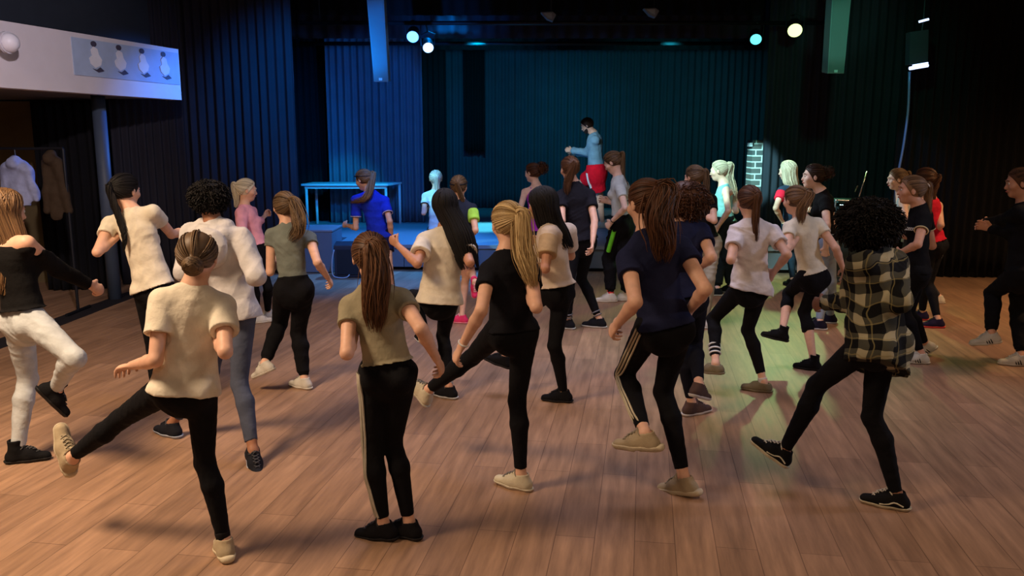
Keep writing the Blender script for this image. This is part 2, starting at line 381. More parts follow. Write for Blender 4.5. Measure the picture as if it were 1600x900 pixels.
# picture on the parapet: four small plain standing figures in white on a pale blue ground
fa = BR + np.array([0, 0, 0]); pcx = lambda s, z, o=-.0: np.array([BR[0], BR[1], 0]) - np.append(bd, 0) * s - np.append(n2, 0) * o + np.array([0, 0, z])
pr = empty('wall_picture', pcx(.85, 2.62, .01)); tag(pr, 'pale blue banner with four white-clad figures at the far end of the white parapet', 'picture')
def onpic(poly, name, mat, o0, o1, par): return MB().prism(poly, o0, o1, lambda s, z, o_: pcx(s, z, o_)).build(name, mat, par)
onpic([(.03, zb + .18), (1.78, zb + .18), (1.78, zt - .05), (.03, zt - .05)], 'panel', plain('banner_blue', (168, 186, 214), .7), .001, .012, pr)
for i in range(4):
    cx = 1.46 - i * .385; z0_ = zb + .27; k_ = .72; q_ = lambda L: [(cx + x * k_, z0_ + z * k_) for x, z in L]
    fig = onpic(q_([(-.10, .05), (.02, .0), (.11, .06), (.13, .14), (.07, .18), (.09, .26), (.03, .31), (-.05, .28), (-.07, .2), (-.13, .13)]), 'figure', plain('banner_white', (226, 228, 236), .7), .013, .018, pr)
    onpic([(cx + .015 + .042 * math.cos(a), z0_ + .25 + .030 * math.sin(a)) for a in np.linspace(0, 6.28, 12)[:-1]], 'figure_head', plain('banner_dark', (70, 66, 84), .7), .013, .019, fig)
    onpic(q_([(-.08, .02), (-.16, -.03), (-.04, -.06), (.08, -.01), (-.01, -.02)]), 'figure_feet', plain('banner_dark', (70, 66, 84), .7), .013, .019, fig)
# round white lamp at the left end of the parapet
lc = at(0, 67, 7.93) + np.array([.07, -.02, 0]); lr = empty('wall_lamp', lc); tag(lr, 'round white wall lamp on the white parapet, cut by the left picture edge', 'lamp')
ln = -np.append(n2, 0)
MB().tube([lc, lc + ln * .03], .10, 24).build('base_plate', plain('white_plastic', (205, 205, 215), .4), lr)
fd = Field(lc - .13, lc + .13, .006); fd.ell(lc + ln * .03, (.09, .09, .09), k=0); fd.plane(lc + ln * .03, -ln); V, Q = fd.mesh(1); link('lamp_shade', mesh_np('lamp_shade', V - lc, Q), plain('white_glass', (225, 225, 235), .3), lr)

# ---- curtains: pleated cloth with real thickness
def curtain(label, a, b, z0, z1, mat, wl=.11, amp=.034, seed=0, cat='curtain', name='stage_curtain', group='black stage curtains', hemv=.0, ph=0.0):
    rg = np.random.default_rng(seed); a = np.array(a[:2], float); b = np.array(b[:2], float); L = np.linalg.norm(b - a); d = (b - a) / L; n = np.array([-d[1], d[0]])
    nx = max(8, int(L / wl * 12)); nz = 14; s = np.linspace(0, L, nx); zz = np.linspace(z0, z1, nz)
    wob = np.cumsum(rg.normal(size=nx)) * .05; phs = s / wl * 2 * math.pi + wob + ph
    V = []
    for th in (0, .012):
        for j, z in enumerate(zz):
            f = 1 - .35 * (z - z0) / max(z1 - z0, .1); off = amp * f * (np.sin(phs + .15 * math.sin(j * .6)) + .35 * np.sin(phs * .37 + seed)); 
            P = a[None] + d[None] * s[:, None] + n[None] * (off + th)[:, None]; V.append(np.column_stack([P, np.full(nx, z)]))
    V = np.vstack(V); Q = []
    for l in (0, 1):
        base = l * nz * nx; i, j = np.meshgrid(np.arange(nx - 1), np.arange(nz - 1)); q = np.stack([base + j * nx + i, base + j * nx + i + 1, base + (j + 1) * nx + i + 1, base + (j + 1) * nx + i], -1).reshape(-1, 4); Q.append(q if l == 0 else q[:, ::-1])
    B = nz * nx; i = np.arange(nx - 1); j = np.arange(nz - 1)
    Q.append(np.stack([i + 1, i, B + i, B + i + 1], -1)); t = (nz - 1) * nx; Q.append(np.stack([t + i, t + i + 1, B + t + i + 1, B + t + i], -1))
    Q.append(np.stack([j * nx, (j + 1) * nx, B + (j + 1) * nx, B + j * nx], -1)); e = nx - 1; Q.append(np.stack([(j + 1) * nx + e, j * nx + e, B + j * nx + e, B + (j + 1) * nx + e], -1))
    me = mesh_np(name, V, np.vstack(Q)); o = link(name, me, mat); tag(o, label, cat, group); return o
CB = plain('black_velvet', (44, 44, 54), .95, .10, 3); CG = plain('grey_velvet', (92, 100, 116), .95, .08, 3); CM = plain('dark_velvet', (66, 72, 84), .95, .08, 3); CK = plain('jet_velvet', (12, 12, 16), .97, .08, 3)  # darkest cloth also carries the shade of gaps between drapes
ZS = .38
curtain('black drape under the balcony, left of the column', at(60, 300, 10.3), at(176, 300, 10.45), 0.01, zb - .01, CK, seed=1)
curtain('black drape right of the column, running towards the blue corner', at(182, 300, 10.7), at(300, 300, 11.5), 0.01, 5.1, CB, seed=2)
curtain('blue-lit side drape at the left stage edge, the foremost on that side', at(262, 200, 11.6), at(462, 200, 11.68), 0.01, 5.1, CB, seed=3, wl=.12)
curtain('unlit drape between the blue side drape and the drape behind the table', at(452, 200, 15.2), at(540, 200, 15.6), ZS + .005, 5.1, CK, seed=4)  # shade of this gap is put into the near-black cloth colour
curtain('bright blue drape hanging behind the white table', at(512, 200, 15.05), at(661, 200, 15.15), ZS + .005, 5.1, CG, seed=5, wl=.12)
curtain('dark drape in the unlit gap right of the bright blue drape', at(640, 200, 17.0), at(698, 200, 17.0), ZS + .005, 5.1, CK, seed=6)  # near-black cloth colour holds the shade of the gap
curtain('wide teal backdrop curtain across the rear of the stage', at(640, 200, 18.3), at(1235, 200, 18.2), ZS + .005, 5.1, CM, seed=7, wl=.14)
o = curtain('short dark strip hanging in front of the backdrop', at(725, 200, 18.0), at(757, 200, 18.0), at(740, 236, 18)[2], 5.1, CK, seed=8)  # narrow near-black pleated strip before the backdrop
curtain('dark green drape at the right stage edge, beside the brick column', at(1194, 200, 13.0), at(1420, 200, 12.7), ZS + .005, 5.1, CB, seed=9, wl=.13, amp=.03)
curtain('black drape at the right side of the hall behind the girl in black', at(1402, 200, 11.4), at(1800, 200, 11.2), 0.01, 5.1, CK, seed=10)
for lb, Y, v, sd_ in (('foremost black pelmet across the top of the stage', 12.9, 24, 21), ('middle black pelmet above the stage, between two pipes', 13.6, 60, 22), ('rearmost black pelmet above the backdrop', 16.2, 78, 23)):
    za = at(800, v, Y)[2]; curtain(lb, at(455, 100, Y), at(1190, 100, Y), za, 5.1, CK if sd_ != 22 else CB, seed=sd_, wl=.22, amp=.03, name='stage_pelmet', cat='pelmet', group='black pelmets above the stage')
METAL = base_mat('black_metal', srgb(40, 42, 48), .45, .6); CHROME = base_mat('chrome', srgb(190, 195, 200), .25, .9)
for lb, Y, v in (('lighting pipe across the stage carrying the coloured lamps', 12.6, 36), ('second pipe across the stage behind the lamps', 14.2, 68)):
    z = at(800, v, Y)[2]; xa, xb = at(468, 50, Y)[0], at(1300 if Y < 13 else 1180, 50, Y)[0]; o = MB().tube([(xa, Y, z), (xb, Y, z)], .03, 12).tube([(xa + .3, Y, z), (xa + .3, Y, 5.2)], .01, 6).tube([(xb - .1, Y, z), (xb - .1, Y, 5.2)], .01, 6).build('lighting_pipe', METAL, smooth=True); tag(o, lb, 'pipe', 'pipes above the stage')

# ---- stage
st = empty('stage', (0, 14, 0)); tag(st, 'low black stage with a smooth floor, stretching behind the dancers', 'stage')
FL = floor_pt(470, 422); FRt = floor_pt(1392, 430)
deckm = plain('stage_deck', (128, 132, 140), .45, .08, 2, spec=.5); frontm = plain('stage_front', (104, 110, 120), .7, .06, 3)
a = FL[:2]; b = FRt[:2]
NX = floor_pt(524, 424)[0]; MB().prism([(NX, a[1]), tuple(b), (b[0] + .3, 19.3), (NX, 19.3)], ZS - .05, ZS, lambda x, y, z: (x, y, z)).prism([(NX - .002, a[1] + .86), (NX - .002, 19.3), (a[0] - 2.6, 19.3), (a[0] - .3, a[1] + .86)], ZS - .05, ZS, lambda x, y, z: (x, y, z)).build('deck', deckm, st)
dv = (b - a); Ld = np.linalg.norm(dv); dv = dv / Ld; nn = np.array([-dv[1], dv[0]]); npan = 8
a = np.array([NX, a[1]]); Ld = np.linalg.norm(b - a)
for i in range(npan):
    p = a + dv * (Ld * i / npan + .004); q = a + dv * (Ld * (i + 1) / npan - .004)
    MB().prism([tuple(p + nn * .02), tuple(q + nn * .02), tuple(q + nn * .05), tuple(p + nn * .05)], .055, ZS - .055, lambda x, y, z: (x, y, z)).build('front_panel', frontm, st)
MB().prism([tuple(a + nn * .10), tuple(b + nn * .10), tuple(b + nn * .14), tuple(a + nn * .14)], 0, .06, lambda x, y, z: (x, y, z)).build('plinth', DARK, st)
# block at the left stage corner
bc0 = floor_pt(478, 426); bc1 = floor_pt(521, 426); bc0[1] -= .06; bk = empty('stage_block', (bc0 + bc1) / 2); tag(bk, 'black box-shaped stage step at the left stage corner beside the monitor speaker', 'step')
hb = at(508, 361, bc0[1])[2]
MB().box(((bc0[0] + bc1[0]) / 2 - .11, bc0[1] + .36, hb / 2), (bc1[0] - bc0[0] + .24, .70, hb - .02)).build('box', frontm, bk, bevel=.01)
MB().box(((bc0[0] + bc1[0]) / 2 - .11, bc0[1] + .36, hb), (bc1[0] - bc0[0] + .26, .72, .03)).build('lid', deckm, bk, bevel=.006)
mw0 = floor_pt(529, 426); mw = empty('monitor_speaker', (mw0[0] + .2, mw0[1] - .35, 0)); tag(mw, 'dark wedge monitor speaker with a pale cable on the floor by the stage', 'speaker')
x0, y0 = mw0[0] + .04, mw0[1] - .46; hh = at(550, 379, y0)[2]
MB().prism([(y0, .01), (y0 + .40, .01), (y0 + .40, hh * .55), (y0 + .18, hh), (y0, hh * .92)], x0, x0 + .46, lambda p, q, x: (x, p, q)).build('cabinet', plain('speaker_black', (44, 48, 58), .6), mw, bevel=.012)
MB().box((x0 + .23, y0 - .006, hh * .45), (.38, .012, hh * .7)).build('grille', plain('grille_black', (30, 32, 38), .8), mw)
MB().tube(spline([(x0 + .01, y0 - .01, hh * .8), (x0 - .02, y0 - .02, .25), (x0 - .02, y0 - .03, .06), (x0 + .05, y0 - .05, .015), (x0 + .17, y0 - .04, .015), (x0 + .21, y0 - .02, .05)], 24), .008, 8).build('cable', plain('pale_cable', (170, 185, 200), .5), mw, smooth=True)

# ---- hanging loudspeakers
def column_speaker(pxs, Y, label):
    (xl0, xr0), (xl1, xr1), vb = pxs; T0, T1 = at(xl0, 0, Y), at(xr0, 0, Y); b0, b1 = at(xl1, vb, Y - .12), at(xr1, vb, Y - .12)
    e = (T0 - b0) * 1.5; lf = b0 + e; rt = b1 + (T1 - b1) * 1.5
    root = empty('column_speaker', (b0 + b1) / 2); tag(root, label, 'speaker', 'tall loudspeakers hanging above the stage front')
    dp = np.array([0, .22, .03]); V = [b0, b1, rt, lf, b0 + dp, b1 + dp, rt + dp, lf + dp]
    MB().add(V, [(0, 1, 2, 3), (5, 4, 7, 6), (4, 0, 3, 7), (1, 5, 6, 2), (3, 2, 6, 7), (4, 5, 1, 0)]).build('cabinet', plain('speaker_grey', (120, 128, 134), .6, .03), root, bevel=.008)
    g = lambda s, t, o=.006: (b0 * (1 - s) + b1 * s) * (1 - t) + (lf * (1 - s) + rt * s) * t + np.array([0, -o, 0])
    MB().add([g(.07, .01), g(.93, .01), g(.93, .99), g(.07, .99), g(.07, .01, -.01), g(.93, .01, -.01), g(.93, .99, -.01), g(.07, .99, -.01)], [(0, 1, 2, 3), (5, 4, 7, 6), (4, 0, 3, 7), (1, 5, 6, 2), (3, 2, 6, 7), (4, 5, 1, 0)]).build('grille', plain('grille_grey', (110, 118, 124), .75, .03), root)
    c = g(.48, .022, .009); MB().add([c + (-.022, 0, -.016), c + (.022, 0, -.016), c + (.022, 0, .016), c + (-.022, 0, .016), c + (-.022, .01, -.016), c + (.022, .01, -.016), c + (.022, .01, .016), c + (-.022, .01, .016)], [(0, 1, 2, 3), (5, 4, 7, 6), (4, 0, 3, 7), (1, 5, 6, 2), (3, 2, 6, 7), (4, 5, 1, 0)]).build('badge', base_mat('badge', srgb(210, 225, 235), .3), root)
    tpt = (lf + rt) / 2 + np.array([0, .1, -.05]); MB().tube([tpt, (tpt[0], tpt[1], 5.25)], .012, 8).build('hanging_rod', METAL, root)
column_speaker(((573, 600), (584, 607), 128), 11.4, 'tall blue-lit loudspeaker column hanging left of the stage')
column_speaker(((1300, 1330), (1293, 1319), 115), 11.2, 'tall greenish loudspeaker column hanging right of the stage')

# ---- stage lamps
def stage_lamp(px, color, label, strength, tgt, r=.085):
    u, v, Y = px; c = at(u, v, Y); root = empty('stage_lamp', c); tag(root, label, 'lamp', 'round stage lamps glowing under the pipe')
    d = nrm(np.array(tgt) - c); Fm = frame(d, (1, 0, 0))
    MB().tube([c - d * .20, c - d * .17, c - d * .02, c + d * .01], [r * .6, r * 1.02, r * 1.12, r * 1.12], 24).build('housing', METAL, root, smooth=False)
    lens = []
    MB().tube([c + d * .008, c + d * .016], r * 1.0, 24).build('lens', base_mat('lens_%d' % u, (1, 1, 1, 1), .3, emit=color, estr=strength), root)
    for sx in (-1, 1): MB().tube([c + Fm[0] * sx * (r + .02) - d * .06, c + Fm[0] * sx * (r + .03) - d * .06 + np.array([0, 0, .16]), c + Fm[0] * sx * .01 + np.array([0, 0, .2]) - d * .06], .008, 6).build('yoke', METAL, root)
    zt_ = at(800, 36, 12.6)[2]; MB().tube([c + (0, 0, .2) - d * .06, (c[0], 12.56, max(zt_ - .03, c[2] + .22))], .012, 6).build('clamp', METAL, root)
stage_lamp(LAMP_PX[0], (.16, .42, 1, 1), 'bright blue-white stage lamp, the left and higher one of the left pair', 2.2, (-1.5, 8.5, 1.0))
stage_lamp(LAMP_PX[1], (.95, 1.0, .62, 1), 'pale yellow stage lamp, the lower one of the left pair', 1.0, (-.6, 9, 1.0), .078)
stage_lamp(LAMP_PX[2], (.10, .85, .95, 1), 'cyan stage lamp above the brick column', 1.6, (2.8, 9, 1.0), .08)
stage_lamp(LAMP_PX[3], (.80, 1.0, .38, 1), 'yellow-green stage lamp, rightmost and brightest on the right', 1.8, (3.2, 8.5, 1.0), .10)
def flood(u, v, Y, label, sc=1):
    c = at(u, v, Y); root = empty('floodlight', c); tag(root, label, 'floodlight', 'unlit floodlights under the front pelmet')
    P = lambda x, z, y: c + np.array([x, y, z]) * sc
    MB().prism([(-.11, .045), (.06, .05), (.11, .01), (.06, -.08), (-.02, -.05)], 0, .14, P).build('housing', plain('lamp_grey', (120, 128, 140), .5), root, bevel=.006)
    MB().prism([(-.07, .03), (.05, .03), (.05, -.05), (-.0, -.03)], -.012, .0, P).build('glass', plain('lamp_glass', (150, 160, 175), .2), root)
    MB().tube([P(.04, .04, .06), P(.04, .30, .06)], .012, 6).build('bracket', METAL, root)
flood(857, 24, 12.2, 'small unlit blue-grey floodlight above the middle of the stage'); flood(1018, 18, 12.2, 'dim unlit floodlight right of the stage middle', 1.0)
# ---- white table on the stage
YT = 14.7
tb = empty('folding_table', at(545, 347, YT) * (1, 1, 0) + (0, 0, ZS)); tag(tb, 'long white table standing on the stage before the blue drape', 'table')
tl, tr = at(470, 286, YT - .35), at(606, 286, YT - .35); tz = 1.12
tl2, tr2 = tl + (0.06, .62, 0), tr + (.06 + .10, .62, 0); WT = plain('table_white', (205, 215, 220), .35, .03)
MB().prism([tuple(tl[:2]), tuple(tr[:2]), tuple(tr2[:2]), tuple(tl2[:2])], tz - .035, tz, lambda x, y, z: (x, y, z)).build('table_top', WT, tb, bevel=.006)
rl, rr_ = tl[:2] + (.05, .05), tr[:2] + (-.04, .05)
MB().prism([tuple(rl), tuple(rr_), tuple(rr_ + (0, .04)), tuple(rl + (0, .04))], tz - .085, tz - .036, lambda x, y, z: (x, y, z)).build('rail', WT, tb)
for p in (tl[:2] + (.07, .08), tr[:2] + (-.05, .08), tl2[:2] + (.07, -.07), tr2[:2] + (-.04, -.05)):
    MB().tube([(p[0], p[1], tz - .036), (p[0], p[1], ZS)], .024, 10).build('leg', WT, tb, smooth=True)
# ---- painted brick column prop
def brick_mat():
    m = base_mat('painted_bricks', srgb(170, 180, 178), .8); N, L, b = nodes(m); tc = N.new('ShaderNodeTexCoord'); mp = N.new('ShaderNodeMapping'); mp.inputs['Rotation'].default_value = (math.radians(90), 0, 0); L.new(tc.outputs['Object'], mp.inputs[0])
    br = N.new('ShaderNodeTexBrick'); br.inputs['Scale'].default_value = 1; br.inputs['Brick Width'].default_value = .20; br.inputs['Row Height'].default_value = .095; br.inputs['Mortar Size'].default_value = .010
    br.inputs['Color1'].default_value = srgb(120, 112, 106); br.inputs['Color2'].default_value = srgb(84, 88, 92); br.inputs['Mortar'].default_value = srgb(225, 232, 230); L.new(mp.outputs[0], br.inputs['Vector']); L.new(br.outputs['Color'], b.inputs['Base Color']); return m
p0 = at(1169, 340, 13.4); p1 = at(1199, 340, 13.4); zt2 = at(1180, 219, 13.4)[2]
bp = empty('brick_column', ((p0[0] + p1[0]) / 2, 13.5, ZS)); tag(bp, 'brightly lit fake brick column standing on the stage against the green drape', 'stage prop')
MB().box(((p0[0] + p1[0]) / 2, 13.5, (ZS + zt2) / 2), (p1[0] - p0[0], .3, zt2 - ZS)).build('brick_face', brick_mat(), bp)
MB().box((p0[0] - .015, 13.42, zt2 - .07), (.07, .14, .06)).build('bracket', plain('white_plastic', (205, 205, 215), .4), bp)
# ---- chrome framed trolley with a music stand behind the bun girl
tc_ = at(1325, 345, 11.6); tr_ = empty('service_cart', (tc_[0], 11.0, 0)); tag(tr_, 'dark steel-framed cart with a chrome rim behind the curly-haired girl in plaid', 'cart')
ya = 10.8; A = at(1306, 313, ya); B = at(1362, 316, ya); C0 = at(1296, 372, ya)
MB().tube(spline([(C0[0], ya, .02), (C0[0] + .03, ya, C0[2]), (A[0], ya, A[2] - .03), (A[0] + .04, ya, A[2]), (B[0], ya, B[2])], 20), .012, 8).build('frame', CHROME, tr_, smooth=True)
MB().tube([(A[0] + .05, ya, A[2] - .06), (B[0], ya, B[2] - .06)], .008, 8).build('rail', CHROME, tr_, smooth=True)
MB().box(((A[0] + B[0]) / 2 + .05, ya + .25, A[2] - .02), (B[0] - A[0], .45, .03)).build('shelf', plain('cart_teal', (50, 80, 80), .4), tr_)
MB().tube([(B[0], ya, B[2]), (B[0], ya, .02)], .012, 8).build('frame', CHROME, tr_, smooth=True)
MB().box(((A[0] + B[0]) / 2 + .02, ya + .25, A[2] / 2), (B[0] - A[0] - .1, .4, A[2] - .2)).build('panel', plain('cart_dark', (30, 40, 44), .6), tr_)
s0_, s1_ = at(1346, 318, 10.5), at(1360, 268, 10.5); ms = empty('microphone_stand', s0_); tag(ms, 'thin tilted metal stand rising from the steel cart', 'stand')
MB().tube([s0_ + (-.02, .1, -.02), s1_ + (0, .1, 0)], .009, 8).build('pole', CHROME, ms, smooth=True)
MB().tube([at(1336, 300, 10.6) , at(1340, 290, 10.6)], .008, 6).build('knob', CHROME, ms)
MB().tube([s0_ + (-.02, .1, -.02), (s0_[0] - .10, s0_[1] + .1, .02)], .010, 8).build('lower_pole', METAL, ms)
# ---- hanging light box, right, and a pole standing in for light between curtains
YB = 10.9; q = [at(1422, 50, YB), at(1451, 46, YB), at(1450, 98, YB), at(1421, 101, YB)]
lbx = empty('hanging_light', (q[0] + q[2]) / 2); tag(lbx, 'dim hanging panel with two bright white tubes on the dark right wall', 'light')
dp = np.array([0, .12, 0])
MB().add([*q, *[p + dp for p in q]], [(0, 1, 2, 3), (7, 6, 5, 4), (0, 4, 5, 1), (1, 5, 6, 2), (2, 6, 7, 3), (3, 7, 4, 0)]).build('panel', plain('panel_slate', (46, 56, 70), .6), lbx)
TB = base_mat('tube_glow', (1, 1, 1, 1), .3, emit=(.50, .62, 1, 1), estr=2.2)
MB().tube([at(1421, 107, YB), at(1450, 102, YB)], .022, 10).build('tube', TB, lbx); MB().tube([at(1426, 102, YB), at(1450, 98, YB)], .008, 8).build('tube', TB, lbx)
MB().tube([at(1436, 34, YB), at(1451, 30, YB)], .014, 10).build('tube', TB, lbx); MB().tube([at(1440, 50, YB + .05), at(1443, 30, YB + .05), (at(1443, 30, YB)[0], YB + .05, 5.2)], .012, 8).build('hanging_rod', METAL, lbx)
pp = [at(1421, 112, YB + .2), at(1419, 170, YB + .2), at(1412, 225, YB + .2), at(1405, 262, YB + .2), at(1400, 290, YB + .2)]; pp = list(spline(pp, 16)); pp.append(np.array([pp[-1][0], YB + .2, .0]))
lp_ = empty('light_slit_pole', (pp[-1][0], YB + .2, 0)); tag(lp_, 'thin curved pale blue pole below the hanging panel, standing in for light between curtains', 'pole')
MB().tube(pp, .016, 10).build('pole', base_mat('slit_light_blue', srgb(120, 150, 210), .35, .3), lp_, smooth=True); MB().tube([(pp[-1][0], YB + .2, 0), (pp[-1][0], YB + .2, .03)], .13, 20).build('base', METAL, lp_)  # pale blue colour stands in for light in a curtain slit
light('slit_pole_light', 'SPOT', at(1340, 140, 9.8) + np.array([0, 0, .4]), at(1408, 240, YB + .2), 40, (.3, .45, 1), .04, spot=26, blend=.6)  # unseen spot added to make the stand-in pole shine blue
# ---- coats in the left nook
YC = 9.0; rk = empty('coat_rack', at(25, 300, YC) * (1, 1, 0)); tag(rk, 'dark coat rail under the balcony by the tan wall', 'coat rack')
a_, b_ = at(-80, 232, YC), at(135, 232, YC)
for x in (a_[0], b_[0] - .25): 
    MB().tube([(x, YC, .03), (x, YC, a_[2])], .016, 8).build('post', METAL, rk); MB().tube([(x, YC - .25, .02), (x, YC + .25, .02)], .018, 8).build('foot', METAL, rk)
MB().tube([(a_[0], YC, a_[2]), (b_[0] - .25, YC, a_[2])], .014, 8).build('rail', METAL, rk)
def jacket(u, top, bot, w_, mat, label, mouthful):
    c = at(u, top, YC); bz = at(u, bot, YC)[2]; h_ = c[2] - bz; root = empty('hanging_jacket', c); tag(root, label, 'jacket', 'coats hanging under the balcony')
    f = Field((-.35, -.16, -h_ - .05), (.35, .16, .1), .011); f.cone((-w_ * .8, 0, -.10), (w_ * .8, 0, -.10), .06, .06, .03); f.cone((0, 0, -.12), (0, 0, -h_ + .06), w_, w_ * 1.15, .04, flat=.42, cut1=.06)
    for q_ in (-1, 1): f.cone((q_ * w_, 0, -.12), (q_ * (w_ + .06), .02, -h_ * .85), .055, .045, .03)
    f.cone((0, -.02, -.03), (0, -.05, -.06), .06, .07, .02); V, Q = f.mesh(1); V = folds(V, Q, .02, mouthful, .13)
    link('fabric', mesh_np('fabric', V, Q), mat, root); MB().tube([c + (0, 0, -.06), c + (0, 0, a_[2] - c[2] + .01)], .006, 6).build('hanger', CHROME, root)
jacket(24, 246, 322, .11, fabric('pale_jacket', (150, 158, 190)), 'pale blue jacket hanging under the balcony at the left', 3)
jacket(-42, 240, 340, .10, fabric('dark_jacket', (40, 42, 50)), 'dark jacket hanging left of the pale blue jacket', 4)
jacket(80, 238, 345, .06, fabric('brown_jacket', (62, 50, 38)), 'brown coat hanging right of the pale blue jacket', 5)
# ------------------------------------------------------------------ people
def solve_ray(u, v, c, L, sign):
    d = ray(u, v); d = d / np.linalg.norm(d); oc = CAM - c; b = oc.dot(d); q = b * b - (oc.dot(oc) - L * L)
    if q < 0: t = -b
    else: t = -b + (math.sqrt(q) if sign == '+' else -math.sqrt(q))
    return CAM + d * t
def solve_mid(u, v, a, c, L1, L2, sign):
    d = ray(u, v); d = d / np.linalg.norm(d); t0 = (np.linalg.norm(a - CAM) + np.linalg.norm(c - CAM)) / 2
    ts = np.linspace(t0 - .45, t0 + .45, 181); P = CAM + d * ts[:, None]
    e = (np.linalg.norm(P - a, axis=1) - L1) ** 2 + (np.linalg.norm(P - c, axis=1) - L2) ** 2 + (1e-3 if sign == '-' else -1e-3) * (ts - t0)
    return P[np.argmin(e)]

HAIRC = dict(brown=((58, 36, 24), (110, 74, 48)), dbrown=((34, 22, 17), (66, 44, 32)), black=((8, 7, 8), (24, 19, 19)), blonde=((140, 112, 70), (226, 198, 146)),
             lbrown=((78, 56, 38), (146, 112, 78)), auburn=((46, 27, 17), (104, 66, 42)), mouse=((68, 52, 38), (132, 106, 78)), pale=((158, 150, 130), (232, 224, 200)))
SKIN = dict(fair=(228, 180, 154), tan=(196, 142, 112), warm=(216, 160, 130), pale=(236, 200, 182), brown=(160, 112, 86))
EYE_ME = {}
def eye_mesh():
    if 'e' in EYE_ME: return EYE_ME['e']
    f = Field((-.014,) * 3, (.014,) * 3, .0028); f.ell((0, 0, 0), (.0125, .0125, .0125), k=0); V, Q = f.mesh(1); me = mesh_np('eye', V, Q)
    me.materials.append(base_mat('eye_white', srgb(225, 222, 215), .25)); me.materials.append(base_mat('iris', srgb(48, 34, 26), .2))
    for p in me.polygons:
        if p.center.y > .0095: p.material_index = 1
    EYE_ME['e'] = me; return me

# ---- shoes: ankle joint at origin, toes along +Y, ground at z = -.08
SHOE = {}
def shoe_meshes(style):
    if style in SHOE: return SHOE[style]
    h = .0042
    f = Field((-.06, -.1, -.1), (.06, .2, .09), h)
    f.cone((0, -.035, -.045), (0, .05, -.048), .034, .038, .02); f.cone((0, .05, -.05), (.004, .135, -.056), .038, .030, .02, flat=.8)
    f.cone((0, -.022, -.05), (0, -.012, .0), .035, .033, .02); f.cone((0, .0, -.01), (0, .06, -.03), .028, .026, .03)
    if style == 'high': f.cone((0, -.01, .0), (0, -.01, .055), .036, .04, .015, cut1=.0)
    elif style == 'slip': f.plane((0, -.02, -.008), (0, -.1, 1))
    else:
        f.plane((0, -.03, .016), (0, .16, 1)); f.cone((0, .075, -.03), (0, .036, .010), .020, .019, .008, flat=.5)
    top = .055 if style == 'high' else .012
    f.cone((0, -.012, top + .02), (0, -.012, top - .022), .027, .026, carve=True)
    f.plane((0, 0, -.066), (0, 0, -1))
    up = mesh_np('shoe', *f.mesh(2))
    g = Field((-.07, -.11, -.1), (.07, .2, -.03), h); th = .028 if style in ('chunky',) else .018
    for a, b, ra, rb in (((0, -.04, 0), (0, .05, 0), .040, .040), ((0, .05, 0), (.005, .135, 0), .044, .036)):
        a = np.array(a) + (0, 0, -.05); b = np.array(b) + (0, 0, -.05); g.cone(a, b, ra, rb, .02)
    g.plane((0, 0, -.08), (0, 0, -1)); g.plane((0, 0, -.08 + th), (0, 0, 1))
    if style == 'chunky':
        g.cone((-.06, .035, -.086), (.06, .035, -.086), .014, .014, carve=True); g.ell((0, -.07, -.062), (.03, .02, .018), k=.01)
    so = mesh_np('sole', *g.mesh(1))
    P = []
    for i in range(5):
        y = .028 + i * .016; z = -.005 - i * .0075
        for sx in (-1, 1): P.append([(sx * .018, y, z - .006), (sx * .006, y + .008, z + .003), (-sx * .012, y + .014, z - .004)])
    P.append([(-.002, .02, .004), (-.022, .026, .006), (-.03, .014, -.002), (-.024, .03, -.012)][:3]); P.append([(.002, .02, .004), (.024, .028, .006), (.03, .012, -.004)])
    for p_ in P:
        for m_ in range(3): x_, y_, z_ = p_[m_]; z1 = -.05 + f.out(np.array([x_, y_, -.05]), (0, 0, 1), .12) + .0015; p_[m_] = (x_, y_, z1 if y_ > .02 else z_)
    P = np.array([spline(p, 7) for p in P]); la = mesh_np('laces', *strands(P, np.full(P.shape[:2], .0038), 5))
    st = []
    for sx in (-1, 1):
        for i in range(3):
            y = .012 + i * .018; st.append([(sx * .028, y + .012, -.018 - i * .004), (sx * .0405, y + .004, -.042), (sx * .0425, y - .004, -.064)])
    st = np.array([spline(p, 7) for p in st]); stm = mesh_np('side_stripe', *strands(st, np.full(st.shape[:2], .0042), 5))
    wv = [[(sx * .041, -.04, -.05), (sx * .0405, .0, -.036), (sx * .040, .03, -.05), (sx * .042, .07, -.055)] for sx in (-1, 1)]
    wv = np.array([spline(p, 9) for p in wv]); wvm = mesh_np('side_stripe', *strands(wv, np.full(wv.shape[:2], .004), 5))
    SHOE[style] = (up, so, la, stm, wvm); return SHOE[style]
def add_shoe(parent, org, ank, yaw, pitch, k, spec):
    style, cu, cs, cl = spec[:4]; up, so, la, st, wv = shoe_meshes(style)
    y = math.radians(yaw); p = math.radians(pitch)
    f = Vector((math.sin(y) * math.cos(p), math.cos(y) * math.cos(p), math.sin(p))); r = Vector((math.cos(y), -math.sin(y), 0)); u = r.cross(f)
    M = Matrix((r, f, u)).transposed()
    o = link('shoe', up, fabric('shoe_%d_%d_%d' % cu, cu), parent); o.location = [float(c) for c in ank - org]; o.rotation_euler = M.to_euler(); o.scale = (k, k, k)
    for nm, me, c in (('sole', so, cs), ('laces', la, cl)):
        if nm == 'laces' and style == 'slip': continue
        link(nm, me, base_mat('%s_%d_%d_%d' % ((nm,) + c), srgb(*c), .6), o)
    if len(spec) > 4 and spec[4] is not None:
        c = spec[4]; link('side_stripe', wv if style == 'low' and len(spec) > 5 else st, base_mat('stripe_%d_%d_%d' % c, srgb(*c), .6), o)
    return o

